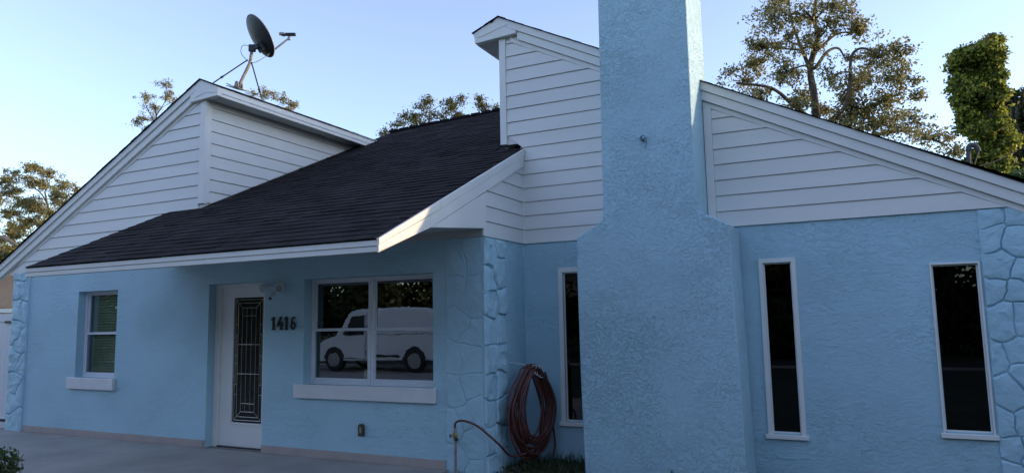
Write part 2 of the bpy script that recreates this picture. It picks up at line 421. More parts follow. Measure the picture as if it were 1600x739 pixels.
# --- boxed eaves running back from the two peaks
def slab(name, pts, t, mat): # pts: 4 corner points, thickness downwards
    v = [Vector(p) for p in pts]; w = [p-Vector((0, 0, t)) for p in v]
    return MB().add(v+w, [(0, 1, 2, 3), (7, 6, 5, 4), (0, 4, 5, 1), (1, 5, 6, 2), (2, 6, 7, 3), (3, 7, 4, 0)]).build(name, mat, H)
b_ = lambda y: 10.95
board([(YA-.001, 4.90), (10.62, 4.90), (10.78, 4.975), (10.78, 5.01), (YA-.001, 4.985)], -8.085, -8.06, 'yz', name='fascia')
board([(YA-.001, 4.853), (10.50, 4.84), (10.62, 4.898), (YA-.001, 4.898)], -8.085, -8.068, 'yz', name='fascia')
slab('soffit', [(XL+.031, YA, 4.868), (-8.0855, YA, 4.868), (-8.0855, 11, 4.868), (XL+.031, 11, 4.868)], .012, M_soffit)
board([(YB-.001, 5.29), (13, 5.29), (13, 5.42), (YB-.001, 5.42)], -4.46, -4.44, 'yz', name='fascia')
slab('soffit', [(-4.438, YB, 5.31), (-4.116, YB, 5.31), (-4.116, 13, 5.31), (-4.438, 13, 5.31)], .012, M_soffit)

# --- the four sloping sheets of the gables, with a ragged shingle edge along the front
def roof_sheet(xa, za, xb, zb, y0, y1):
    slab('roof_sheet', [(xa, y0, za), (xb, y0, zb), (xb, y1, zb), (xa, y1, za)], .0055, M_shingle)
    n = int(math.hypot(xb-xa, zb-za)/.145); m = MB()
    dx, dz = (xb-xa)/n, (zb-za)/n
    s_ = 1 if (zb > za) else -1
    for i in range(n):
        t = random.uniform(.004, .010); j = random.uniform(-.006, .008)
        for k in range(9):
            w = .32; ya = y0-.012+j+k*w; tt = random.uniform(.002, .006)
            x0_, z0_ = xa+dx*i, za+dz*i
            lo = tt if s_ > 0 else .002; hi = .002 if s_ > 0 else tt
            m.add([(x0_, ya, z0_+.0005), (x0_+dx, ya, z0_+dz+.0005), (x0_+dx, ya+w-.006, z0_+dz+.0005), (x0_, ya+w-.006, z0_+.0005),
                   (x0_, ya, z0_+lo), (x0_+dx, ya, z0_+dz+hi), (x0_+dx, ya+w-.006, z0_+dz+hi), (x0_, ya+w-.006, z0_+lo)],
                  [(4, 5, 6, 7), (0, 1, 5, 4), (1, 2, 6, 5), (2, 3, 7, 6), (3, 0, 4, 7)])
    o = m.build('shingle_courses', M_shingle, H); o['kind'] = 'stuff'
roof_sheet(LX0-.02, lz(LX0-.02)+.006, LPX, LPZ+.006, YA-.10, 12.9)
roof_sheet(LPX, LPZ+.006, -8.045, 4.992, YA-.10, 11.0)
roof_sheet(RPX, RPZ+.006, 2.25, rz(2.25)+.006, YB-.10, 13.9)
roof_sheet(-4.485, 5.435, RPX, RPZ+.006, YB-.10, 13.5)
for (x, z, y0, y1) in ((LPX, LPZ+.02, YA-.10, 12), (RPX, RPZ+.02, YB-.1, 13.5)):
    m = MB(); y = y0
    while y < y1:
        L_ = .15
        m.prism([(x-.11, z-.075), (x, z+random.uniform(-.002, .004)), (x+.11, z-.055), (x+.1, z-.06), (x, z-.012), (x-.1, z-.08)], y, y+L_-.004); y += L_
    o = m.build('ridge_cap', M_shingle, H); o['kind'] = 'stuff'

# --- dark front roof
RX0, RX1 = -8.99, -3.80
def rp(x, s, h=0):   # point on roof, s = distance up the slope, h = height off the deck
    return Vector((x, EY-.02+s*math.cos(RA)-h*math.sin(RA), EZ-.012+s*math.sin(RA)+h*math.cos(RA)))
SL = 7.75
def deck(x0, x1, s0, s1, s1b=None):
    a, b, c, d = rp(x0, s0), rp(x1, s0), rp(x1, s1b or s1), rp(x0, s1)
    nrm = Vector((0, -math.sin(RA), math.cos(RA)))*.03
    MB().add([a, b, c, d, a-nrm, b-nrm, c-nrm, d-nrm], [(0, 1, 2, 3), (7, 6, 5, 4), (0, 4, 5, 1), (1, 5, 6, 2), (2, 6, 7, 3), (3, 7, 4, 0)]).build('roof_deck', M_shingle, H)
def ridge_s(x): return 7.22+(x+8.49)*.31      # the far ridge recedes slightly to the right
deck(RX0, XL+.001, .01, 2.16); deck(XL+.002, RX1-.001, .01, ridge_s(XL), ridge_s(RX1))
# shingle tabs
TAB = .143
vari = []
for k in range(6):
    w = (.30, .24, .36, .28, .33, .21)[k]; th = (.008, .012, .007, .013, .009, .011)[k]
    me = bpy.data.meshes.new('shingle')
    L_ = TAB+.012
    v = [(0, 0, 0), (w-.004, 0, 0), (w-.004, L_, 0), (0, L_, 0), (0, 0, th), (w-.004, 0, th), (w-.004, L_, .002), (0, L_, .002)]
    me.from_pydata(v, [], [(4, 5, 6, 7), (0, 1, 5, 4), (1, 2, 6, 5), (3, 0, 4, 7)]); me.materials.append(M_shingle)
    vari.append((me, w, th))
tabs = []
row = 0; s_ = 0.0
while s_ < 8.9:
    x = RX0+(-.12 if row % 2 else 0)+random.uniform(-.05, 0)
    while x < RX1-.02:
        k = random.randrange(6); w = vari[k][1]
        xe = x+w
        if xe > RX0+.05 and (xe <= RX1+.001 or xe-RX1 < .18) and not (s_ > 2.02 and x < XL) and s_ < ridge_s(x)-.08 and not (s_ > 3.32 and xe > -4.05):
            tabs.append((row, s_, x, k))
        x = xe
    s_ += TAB; row += 1
def clampx(x, w):
    x0 = max(x, RX0); x1 = min(x+w, RX1+.004); return x0, x1
Rrot = Matrix.Rotation(RA, 4, 'X')
eye = EYE
tabs.sort(key=lambda t: (rp(t[2], t[1])-eye).length)
stuffm = MB(); n_part = 0
for i, (row, s_, x, k) in enumerate(tabs):
    me, w, th = vari[k]; x0, x1 = clampx(x, w)
    p = rp(x0, s_, .001)
    if n_part < 290 and x0 == x and x1 == x+w:
        o = place('shingle', me, p, H); o.rotation_euler = (RA, 0, random.uniform(-.003, .003)); n_part += 1
    else:
        h = random.uniform(-.002, .002); L_ = TAB+.012; ww = x1-x0
        v = [Vector(q) for q in ((0, 0, 0), (ww-.004, 0, 0), (ww-.004, L_, 0), (0, L_, 0), (0, 0, th+h), (ww-.004, 0, th+h), (ww-.004, L_, .002), (0, L_, .002))]
        stuffm.add([p+(Rrot @ q) for q in v], [(4, 5, 6, 7), (0, 1, 5, 4), (1, 2, 6, 5), (3, 0, 4, 7)])
o = stuffm.build('shingle_field', M_shingle, H); o['kind'] = 'stuff'
# ridge caps along the far ridge
m = MB(); x = XL
while x < RX1:
    s1 = ridge_s(x); p = rp(x, s1); m.box(x, x+.2, p.y-.12, p.y+.12, p.z-.03, p.z+.012+random.uniform(0, .008)); x += .205
o = m.build('ridge_cap', M_shingle, H); o['kind'] = 'stuff'
# back slope beyond that ridge
p0, p1 = rp(XL, ridge_s(XL)), rp(RX1, ridge_s(RX1))
slab('roof_sheet', [p0, p1, (RX1, 17, 4.2), (XL, 17, 4.2)], .03, M_shingle)

# eave fascia and rake of the dark roof
board([(RX0-.04, 2.275), (-6.6, 2.275), (-6.6, 2.345), (RX0-.04, 2.345)], EY-.004, EY+.026, name='fascia')
board([(-6.597, 2.275), (-3.80, 2.275), (-3.80, 2.345), (-6.597, 2.345)], EY-.005, EY+.025, name='fascia')
board([(RX0-.03, 2.222), (-5.95, 2.222), (-5.95, 2.273), (RX0-.03, 2.273)], EY+.006, EY+.026, name='fascia')
board([(-5.947, 2.222), (-3.80, 2.222), (-3.80, 2.273), (-5.947, 2.273)], EY+.005, EY+.026, name='fascia')
rt = lambda y: roof_z(y)-.004
YJ = 5.83
board([(EY-.005, rt(EY-.005)), (YJ+.18, rt(YJ+.18)), (YJ+.18, rt(YJ+.18)-.088), (EY-.005, 2.286)], -3.799, -3.770, 'yz', name='rake_board')
board([(YJ+.183, rt(YJ+.183)), (YB-.03, rt(YB-.03)), (YB-.03, rt(YB-.03)-.090), (YJ+.183, rt(YJ+.183)-.088)], -3.799, -3.770, 'yz', name='rake_board')
board([(EY-.002, 2.284), (YJ, rt(YJ)-.089), (YJ, 2.521), (EY-.002, 2.224)], -3.799, -3.777, 'yz', name='rake_board')
board([(YJ+.003, rt(YJ)-.089), (YB-.03, rt(YB-.03)-.092), (YB-.03, rt(YB-.03)-.225), (YJ+.003, 2.5225)], -3.799, -3.777, 'yz', name='rake_board')
board([(YJ+.02, 2.525), (6.96, 2.635), (6.96, 3.04), (YJ+.04, 2.535)], -3.799, -3.783, 'yz', name='gable_return_panel')
board([(6.962, 2.556), (7.03, 2.556), (7.03, 3.06), (6.962, 3.03)], XR+.001, -3.799, 'yz', name='corner_board')
board([(EY+.03, 2.23), (YA-.001, 2.56), (YA-.001, 3.27), (EY+.03, 2.33)], -8.985, -8.965, 'yz', name='rake_board')
# soffit: flat part against the wall, sloping part out to the fascia
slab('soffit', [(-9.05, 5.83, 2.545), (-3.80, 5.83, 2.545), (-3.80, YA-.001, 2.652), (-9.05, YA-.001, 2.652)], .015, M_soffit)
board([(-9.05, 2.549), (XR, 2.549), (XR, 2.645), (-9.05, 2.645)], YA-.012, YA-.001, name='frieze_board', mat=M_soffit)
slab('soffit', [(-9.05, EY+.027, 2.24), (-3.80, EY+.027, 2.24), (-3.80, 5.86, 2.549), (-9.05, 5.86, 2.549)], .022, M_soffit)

# --- chimney
def chim():
    F = [(-2.832, -.3), (-1.128, -.3), (-1.144, .09), (-1.160, 1.0), (-1.180, 2.10), (-1.183, 2.535), (-1.300, 2.60), (-1.40, 2.648), (-1.509, 2.709), (-1.508, 3.9), (-1.507, 6.5),
         (-2.505, 6.5), (-2.510, 5.1), (-2.522, 3.9), (-2.536, 2.80), (-2.545, 2.690), (-2.60, 2.640), (-2.70, 2.590), (-2.855, 2.505), (-2.862, 2.2), (-2.856, 1.0)]
    m = MB(); m.prism(F, 7.41, YB-.028)
    o = m.build('chimney', M_chim, H, bevel=.016, seg=3)
    m = MB(); m.box(-2.49, -1.512, YB-.0275, 8.26, 2.9, 6.5); m.build('chimney_back', M_chim, H)
chim()
# cast lug on the chimney face
m = MB(); m.box(-2.052, -2.022, 7.385, 7.409, 3.535, 3.565); m.build('bracket_plate', M_stone, H, bevel=.004)

# --- windows
def dh_window(x0, x1, z0, z1, y, zm):
    "double hung vinyl sash, frame front at y"
    w = part('window', ((x0+x1)/2, y, z0), H)
    f = .034
    def bar(a, b, c, d, y0, y1, nm, mat=M_vinyl): return MB().box(a, b, y0, y1, c, d).build(nm, mat, w, bevel=.003, seg=1)
    fr = MB(); fr.box(x0, x0+f, y, y+.07, z0, z1); fr.box(x1-f, x1, y, y+.07, z0, z1); fr.box(x0+f, x1-f, y, y+.07, z1-f, z1); fr.box(x0+f, x1-f, y, y+.07, z0, z0+.045)
    fr.build('frame', M_vinyl, w, bevel=.003, seg=1)
    for nm, za, zb, yy in (('upper_sash', zm-.012, z1-f, y+.038), ('lower_sash', z0+.045, zm+.02, y+.012)):
        s = MB(); a, b = x0+f, x1-f; t = .022
        s.box(a, a+t, yy, yy+.024, za, zb); s.box(b-t, b, yy, yy+.024, za, zb); s.box(a+t, b-t, yy, yy+.024, zb-(.034 if nm == 'lower_sash' else t), zb); s.box(a+t, b-t, yy, yy+.024, za, za+.034)
        s.build('sash', M_vinyl, w, bevel=.002, seg=1)
        MB().box(a+t-.004, b-t+.004, yy+.009, yy+.013, za+.03, zb-.018).build('pane', M_glass, w)
    return w
YW = YA+.135
dh_window(WBIG[0]+.002, -5.503, .832, 2.170, YW, 1.515)
dh_window(-5.498, WBIG[1]-.002, .832, 2.170, YW, 1.515)
dh_window(WSM[0]+.002, WSM[1]-.002, .827, 2.163, YA+.12, 1.505)
def sill(x0, x1, z0, z1, y, out, back=.13):
    MB().box(x0, x1, y-out, y-.001, z0, z1).build('sill', M_sill, H, bevel=.008)
sill(-6.575, -4.455, .672, .842, YA, .055)
sill(-11.255, -10.130, .664, .836, YA, .055)
def slot(x0, x1, z0, z1, tr=.048, yy=YB, left_rev=True, name='window', deep=.05):
    w = part('window', ((x0+x1)/2, yy, z0), H)
    t = MB(); p = .018
    if tr > .035:
        t.box(x0-tr, x0, yy-p, yy-.001, z0-.012, z1+tr); t.box(x1, x1+tr, yy-p, yy-.001, z0-.012, z1+tr); t.box(x0, x1, yy-p, yy-.001, z1, z1+tr)
    else:
        t.box(x0-tr, x0, yy-p, yy-.001, z0-.012, z1+tr); t.box(x1, x1+tr, yy-p, yy-.001, z0-.012, z1+tr); t.box(x0, x1, yy-p, yy-.001, z1, z1+tr)
    t.build('casing', M_trim, w, bevel=.003, seg=1)
    MB().box(x0-tr-.022, x1+tr+.022, yy-.040, yy-.001, z0-.058, z0-.0125).build('sill', M_trim, w, bevel=.004, seg=1)
    s = MB(); q = .013; y0, y1 = yy+.02, yy+.05
    s.box(x0, x0+q, y0, y1, z0, z1); s.box(x1-q, x1, y0, y1, z0, z1); s.box(x0+q, x1-q, y0, y1, z1-q, z1); s.box(x0+q, x1-q, y0, y1, z0-.012, z0+q)
    s.build('frame', M_trim, w)
    MB().box(x0+q, x1-q, yy+.036, yy+.040, z0+q, z1-q).build('pane', M_glass_dk, w)
slot(*W1, tr=.060); slot(*W2, tr=.046); slot(*W3, tr=.018)
# the entrance
d = part('door', ((DOOR[0]+DOOR[1])/2, YA+.1, 0), H)
yj = YA+.115
fr = MB(); fr.box(-8.199, -8.105, yj, yj+.10, -.049, 2.170); fr.box(-7.165, -7.150, yj, yj+.10, -.049, 2.170); fr.box(-8.105, -7.165, yj, yj+.10, 2.120, 2.170)
fr.build('door_frame', M_trim, d, bevel=.004, seg=1)
gx0, gx1, gz0, gz1 = -7.865, -7.310, .285, 1.975
ys = yj+.035
sl_ = MB()
sl_.box(-8.104, gx0, ys, ys+.045, -.034, 2.118); sl_.box(gx1, -7.166, ys, ys+.045, -.034, 2.118)
sl_.box(gx0, gx1, ys, ys+.045, -.034, gz0); sl_.box(gx0, gx1, ys, ys+.045, gz1, 2.118)
sl_.build('door_slab', M_trim, d, bevel=0)
t = MB(); q = .028
t.box(gx0-q, gx0, ys-.012, ys-.0005, gz0-q, gz1+q); t.box(gx1, gx1+q, ys-.012, ys-.0005, gz0-q, gz1+q); t.box(gx0, gx1, ys-.012, ys-.0005, gz0-q, gz0); t.box(gx0, gx1, ys-.012, ys-.0005, gz1, gz1+q)
t.build('glass_bead', M_trim, d, bevel=.004)
MB().box(gx0, gx1, ys+.012, ys+.016, gz0, gz1).build('pane', M_glass_dr, d)
MB().box(-8.104, -7.166, yj-.01, yj+.10, -.049, -.036).build('threshold', M_black, d)
cm = MB(); gw, gh = gx1-gx0, gz1-gz0; cy = ys+.008
def came(u0, v0, u1, v1, r=.0042):
    cm.tube([(gx0+u0*gw, cy, gz0+v0*gh), (gx0+u1*gw, cy, gz0+v1*gh)], r, 5)
for (a, b) in ((.05, .018), (.13, .045)):
    for q_ in (((a, b), (1-a, b)), ((1-a, b), (1-a, 1-b)), ((1-a, 1-b), (a, 1-b)), ((a, 1-b), (a, b))): came(*q_[0], *q_[1])
for (u, v) in ((0.05, .018), (.95, .018), (.05, .982), (.95, .982)):
    uu = .27 if u < .5 else .73; vv = .085 if v < .5 else .915; came(u, v, uu, vv)
for u in (.27, .42, .58, .73): came(u, .085, u, .915)
for v in (.085, .15, .385, .62, .85, .915): came(.13 if v in (.385, .62) else .27, v, .87 if v in (.385, .62) else .73, v)
for u in (.085, .915): came(u, .30, u, .70)
for v in (.22, .30, .47, .53, .70, .78):
    came(.05, v, .13, v); came(.87, v, .95, v)
cm.build('lead_came', M_came, d)

# --- stone veneer (every stone its own piece)
def clip(poly, px, pz, nx, nz):
    out = []
    for i in range(len(poly)):
        a, b = poly[i], poly[(i+1) % len(poly)]
        da = (a[0]-px)*nx+(a[1]-pz)*nz; db = (b[0]-px)*nx+(b[1]-pz)*nz
        if da <= 0: out.append(a)
        if (da < 0 < db) or (db < 0 < da):
            t = da/(da-db); out.append((a[0]+(b[0]-a[0])*t, a[1]+(b[1]-a[1])*t))
    return out
def stones(seeds, u0, u1, v0, v1, P, thick, gap=.009, rough=.012):
    """seeds (u,v); P(u,v,h) -> world point h off the wall"""
    for i, s in enumerate(seeds):
        poly = [(u0, v0), (u1, v0), (u1, v1), (u0, v1)]
        for j, t in enumerate(seeds):
            if i == j: continue
            mx, mz = (s[0]+t[0])/2, (s[1]+t[1])/2; nx, nz = t[0]-s[0], t[1]-s[1]; L_ = math.hypot(nx, nz)
            if L_ < 1e-5: continue
            nx /= L_; nz /= L_; poly = clip(poly, mx-nx*gap, mz-nz*gap, nx, nz)
            if len(poly) < 3: break
        if len(poly) < 3: continue
        pts = []
        for k in range(len(poly)):
            a, b = poly[k], poly[(k+1) % len(poly)]; L_ = math.hypot(b[0]-a[0], b[1]-a[1])
            if L_ < .01: continue
            n = max(1, int(L_/.04)); edge = (a[0] in (u0, u1) and a[0] == b[0]) or (a[1] in (v0, v1) and a[1] == b[1])
            for q in range(n):
                t = q/n; x, z = a[0]+(b[0]-a[0])*t, a[1]+(b[1]-a[1])*t
                if not edge or q:
                    wv = noise.noise_vector(Vector((x*4.2, z*4.2, thick*90)))*rough*3.2+noise.noise_vector(Vector((x*13, z*13, 5)))*rough*1.1
                    x = min(u1, max(u0, x+wv.x)) if not edge else x; z = min(v1, max(v0, z+wv.y)) if not edge else z
                pts.append((x, z))
        if len(pts) < 3: continue
        cx = sum(p[0] for p in pts)/len(pts); cz = sum(p[1] for p in pts)/len(pts)
        h = thick*random.uniform(.65, 1.25); tx, tz = random.uniform(-.10, .10)*thick*4, random.uniform(-.06, .06)*thick*4
        def hh(x, z): return max(.004, h+(x-cx)*tx*2+(z-cz)*tz*2)
        n = len(pts); sh = lambda p, k: (cx+(p[0]-cx)*k, cz+(p[1]-cz)*k)
        ring = [(1.0, 0, 0), (.985, .55, 0), (.90, 1.0, 0), (.5, 1.15, .15)]
        v = []; f = []
        for kx, kh, jn in ring:
            for p in pts:
                q = sh(p, kx); H_ = hh(*q)*kh+(noise.noise(Vector((q[0]*9, q[1]*9, 7)))*.5+random.uniform(-.04, .04))*thick*(kh > .9)
                v.append(P(q[0], q[1], H_ if kh else 0.0005))
        for r in range(3):
            for k in range(n):
                f.append((r*n+k, r*n+(k+1) % n, (r+1)*n+(k+1) % n, (r+1)*n+k))
        f.append(tuple(3*n+k for k in range(n)))
        MB().add(v, f).build('stone', M_stone, H, bevel=0)
def px_seeds(lst, Y): return [(at(x, y, Y).x, at(x, y, Y).z) for x, y in lst]
sA = px_seeds([(738, 398), (712, 408), (736, 465), (706, 450), (742, 520), (716, 505), (734, 562), (706, 560), (740, 602), (712, 612), (728, 650), (744, 640), (706, 668), (738, 692), (714, 715), (745, 735)], YA)
stones(sA, -4.32, XR-.002, -.14, 2.546, lambda u, v, h: (u, YA-h, v), .009, .003, .020)
sR = []
for x, y in [(764, 398), (783, 385), (760, 440), (780, 425), (764, 478), (783, 470), (762, 520), (781, 515), (765, 560), (783, 556), (762, 604), (780, 600), (764, 645), (782, 640), (763, 690), (780, 685), (766, 730), (781, 725)]:
    dd = at(x, y, 10)-EYE; pnt = EYE+dd*((XR)/dd.x); sR.append((pnt.y+random.uniform(-.04, .04), pnt.z+random.uniform(-.03, .03)))
stones(sR, YA-.012, 7.50, -.14, 2.54, lambda u, v, h: (XR+h, u, v), .034, .005, .014)
sB = px_seeds([(1590, 338), (1550, 372), (1592, 378), (1540, 340), (1560, 415), (1603, 425), (1545, 455), (1592, 458), (1568, 500), (1606, 500), (1556, 560), (1600, 548), (1578, 612), (1612, 600), (1568, 662), (1605, 655), (1575, 700), (1615, 710), (1580, 736), (1640, 360), (1645, 450), (1640, 540), (1650, 630), (1640, 720)], YB)
stones(sB, 1.035, 2.2, -.14, 2.575, lambda u, v, h: (u, YB-h, v), .022, .004, .020)
sL = [(-12.74+random.uniform(-.09, .09), .0+.37*i+random.uniform(-.10, .10)) for i in range(8)]+[(-12.53+random.uniform(-.06, .06), .15+.42*i+random.uniform(-.12, .12)) for i in range(6)]
stones(sL, -12.885, -12.43, -.14, 2.535, lambda u, v, h: (u, YA-h, v), .032, .004, .016)
# stucco crack repair under the window
m = MB(); cp = [at(*q, YB-.003) for q in ((1199, 696), (1209, 702), (1216, 713), (1226, 716), (1234, 714), (1240, 717), (1254, 716), (1272, 719))]
for i, p in enumerate(cp): cp[i] = p+Vector((0, 0, random.uniform(-.008, .008)))
m.tube(cp, [.002, .005, .004, .006, .004, .006, .003, .001], 5); m.build('crack_ridge', M_stone, H)

# ------------------------------------------------------------------ fittings on the house
# house numerals 1416
num_group = 'black house numerals beside the door'
def digit(ch, cx, z0, h=.172):
    m = MB(); t = .014; w = .085; y0, y1 = YA-.030, YA-.010
    if ch == '1':
        m.prism([(cx-.013, z0), (cx+.013, z0), (cx+.013, z0+h), (cx-.004, z0+h), (cx-.036, z0+h-.030), (cx-.030, z0+h-.048), (cx-.013, z0+h-.038)], y0, y1)
        m.box(cx-.026, cx+.026, y0+.001, y1-.001, z0-.001, z0+.012)
    elif ch == '4':
        m.box(cx+.010, cx+.034, y0, y1, z0, z0+.075); m.box(cx+.0102, cx+.0338, y0+.0005, y1, z0+.0755, z0+h*.62)
        m.prism([(cx-.050, z0+.045), (cx-.050, z0+.062), (cx+.006, z0+h), (cx+.034, z0+h), (cx-.020, z0+.069), (cx+.0098, z0+.069), (cx+.0098, z0+.045)], y0+.001, y1)
        m.box(cx+.0342, cx+.052, y0+.001, y1, z0+.045, z0+.069); m.box(cx-.000, cx+.044, y0+.0015, y1-.001, z0-.001, z0+.012)
    else:
        r0 = .046; pts = []
        for k in range(25):
            a = 2*math.pi*k/24; pts.append((cx+math.cos(a)*.033, (y0+y1)/2, z0+.052+math.sin(a)*.040))
        m.tube(pts, .0125, 6, False)
        m.tube([(cx-.033, (y0+y1)/2, z0+.052), (cx-.034, (y0+y1)/2, z0+.095), (cx-.022, (y0+y1)/2, z0+.140), (cx+.006, (y0+y1)/2, z0+h-.012), (cx+.030, (y0+y1)/2, z0+h-.022)], [.0125, .0135, .013, .011, .013], 6)
    return m
names = {'1a': 'first black numeral 1, leftmost on the blue wall by the door', '4': 'black numeral 4 on the blue wall between the two numeral ones',
         '1b': 'second black numeral 1, between the 4 and the 6', '6': 'black numeral 6 on the blue wall, nearest the front window'}
for key, px in (('1a', 429.0), ('4', 439.0), ('1b', 449.0), ('6', 459.5)):
    p = at(px, 506, YA); o = digit(key[0], p.x, 1.528).build('house_numeral', M_iron, None)
    tag(o, names[key], 'house number', num_group)
# flood light / camera beside the door
p = Vector((-6.90, YA, 2.06))
t = thing('security_camera', (p.x, YA, 1.9), 'white wall camera with two floodlight heads above the house number', 'security camera')
m = MB(); m.tube([(p.x+.015, YA-.001, 2.055), (p.x+.015, YA-.03, 2.055)], .052, 20); m.build('wall_plate', M_vinyl, t, bevel=.004)
for (sx, yy) in ((-.155, -.10), (.115, -.09)):
    h_ = MB(); c0 = Vector((p.x+sx, YA+yy, 2.085)); dirv = Vector((-.25 if sx < 0 else .35, -.75, -.45)).normalized()
    h_.tube([c0-dirv*.06, c0-dirv*.04, c0+dirv*.03, c0+dirv*.05], [.030, .046, .060, .062], 18); o = h_.build('lamp_head', M_vinyl, t, smooth=False)
    l2 = MB(); l2.tube([c0+dirv*.0505, c0+dirv*.054], .052, 18); l2.build('lens', M_dishf, o)
m = MB(); m.tube([(p.x+.015, YA-.03, 2.065), (p.x-.06, YA-.06, 2.08), (p.x-.13, YA-.08, 2.085)], .015, 8); m.tube([(p.x+.015, YA-.03, 2.065), (p.x+.06, YA-.05, 2.08), (p.x+.10, YA-.07, 2.085)], .015, 8)
m.build('arm', M_vinyl, t)
a_ = Vector((p.x-.01, YA-.06, 2.02)); b_ = a_+Vector((.035, -.115, -.085))
m = MB(); m.tube([a_, a_+(b_-a_)*.15, b_-(b_-a_)*.05, b_], [.022, .032, .032, .028], 16); o = m.build('camera_body', M_vinyl, t)
m = MB(); dd = (b_-a_).normalized(); m.tube([b_+dd*.0005, b_+dd*.004], .024, 16); m.build('lens', M_black, o)
# outlet cover
p = at(566, 671, YA)
t = thing('outlet_cover', (p.x, YA, p.z-.06), 'dark bronze outdoor outlet cover on the blue wall below the front window', 'outlet cover')
m = MB(); m.prism([(p.x-.042, p.z-.070), (p.x+.042, p.z-.070), (p.x+.042, p.z+.050), (p.x+.025, p.z+.072), (p.x-.025, p.z+.072), (p.x-.042, p.z+.050)], YA-.035, YA-.002); m.build('housing', M_bronze, t, bevel=.008)
m = MB(); m.box(p.x-.012, p.x+.014, YA-.039, YA-.0352, p.z-.035, p.z+.035); m.build('socket_plate', plain('plate_beige', (.32, .29, .20), .5), t, bevel=.002)
m = MB(); m.box(p.x-.034, p.x+.034, YA-.045, YA-.0355, p.z-.062, p.z-.044); m.build('cover_lip', M_bronze, t, bevel=.003)
# small notice in the window
p = at(561, 577, 7.0)
o = MB().box(p.x-.06, p.x+.06, YW+.055, YW+.058, .90, 1.02).build('window_notice', plain('notice_paper', (.40, .33, .14), .7, .5, 40)); tag(o, 'small yellowish notice standing inside the lower left pane of the front window', 'notice')
# blinds in the small window
t = thing('window_blind', (-10.65, YA+.30, .83), 'greenish horizontal slat blind behind the glass of the small left window', 'blind')
for i in range(30):
    z = .88+i*.043; m = MB(); xa, xb = -11.02, -10.19
    m.add([(xa, YA+.190, z), (xb, YA+.190, z), (xb, YA+.203, z+.038), (xa, YA+.203, z+.038), (xa, YA+.192, z-.002), (xb, YA+.192, z-.002), (xb, YA+.205, z+.036), (xa, YA+.205, z+.036)],
          [(0, 1, 2, 3), (7, 6, 5, 4), (0, 4, 5, 1), (1, 5, 6, 2), (2, 6, 7, 3), (3, 7, 4, 0)])
    m.build('slat', M_blind, t)
m = MB(); m.box(-11.03, -10.18, YA+.188, YA+.215, 2.17, 2.21); m.build('head_rail', M_blind, t)
# hook on the chimney
p = at(1007, 220, 7.41)
t = thing('chimney_hook', (p.x, 7.41, p.z), 'small painted metal hook with a bit of cable on the chimney front', 'hook')
m = MB(); m.box(p.x-.030, p.x+.004, 7.388, 7.409, p.z+.005, p.z+.060); m.build('clamp', plain('hook_paint', (.13, .21, .27), .6), t, bevel=.004)
m = MB(); m.tube([(p.x-.022, 7.387, p.z+.045), (p.x-.030, 7.355, p.z+.02), (p.x-.016, 7.345, p.z-.008), (p.x+.004, 7.365, p.z-.020), (p.x+.004, 7.400, p.z-.012)], .0085, 8)
m.build('hook', plain('hook_dark', (.05, .09, .12), .5), t)
m = MB(); m.tube([(p.x+.006, 7.392, p.z+.05), (p.x+.022, 7.390, p.z+.01), (p.x+.026, 7.392, p.z-.03), (p.x+.016, 7.393, p.z-.062), (p.x+.002, 7.395, p.z-.082)], .004, 6)
m.build('cable', plain('cable_paint', (.10, .17, .21), .5), t)

# ------------------------------------------------------------------ satellite dish on the left gable
def catmull(pts, n=6):
    P = [Vector(p) for p in pts]; P = [P[0]*2-P[1]]+P+[P[-1]*2-P[-2]]; out = []
    for i in range(1, len(P)-2):
        for k in range(n):
            t = k/n; a, b, c, d_ = P[i-1], P[i], P[i+1], P[i+2]
            out.append(.5*((2*b)+(c-a)*t+(2*a-5*b+4*c-d_)*t*t+(3*b-a-3*c+d_)*t**3))
    out.append(P[-2]); return out
DY = 7.62
base = at(373, 135, DY-.08)
t = thing('satellite_dish', (base.x, base.y, base.z), 'dark grey satellite dish on a bent mast at the peak of the left gable', 'satellite dish')
elbow = at(391, 98, DY); top = at(394, 76, DY)
m = MB(); m.tube(catmull([base, base+(elbow-base)*.85, elbow+Vector((0, 0, .02)), top], 5), .024, 12); m.build('mast', M_rust, t, smooth=True)
m = MB(); m.prism([(base.x-.14, base.z+.005), (base.x+.12, base.z-.075), (base.x+.12, base.z-.085), (base.x-.14, base.z-.005)], base.y-.12, base.y+.10)
m.prism([(base.x-.05, base.z-.01), (base.x+.05, base.z-.05), (base.x+.03, base.z+.06), (base.x-.02, base.z+.075)], base.y-.05, base.y-.035)
m.prism([(base.x-.05, base.z-.01), (base.x+.05, base.z-.05), (base.x+.03, base.z+.06), (base.x-.02, base.z+.075)], base.y+.035, base.y+.05); m.build('mounting_foot', M_rust, t, bevel=.004)
b1a, b1b = at(387, 94, DY), at(333, 130, DY-.35)
b2a, b2b = at(393, 98, DY), at(409, 155, DY+.35)
for a, b in ((b1a, b1b), (b2a, b2b)):
    m = MB(); m.tube([a, b], .010, 8); mid = a.lerp(b, .75); dv = (b-a).normalized()*.02; m.tube([mid-dv, mid+dv], .017, 8); m.build('brace', M_black, t)
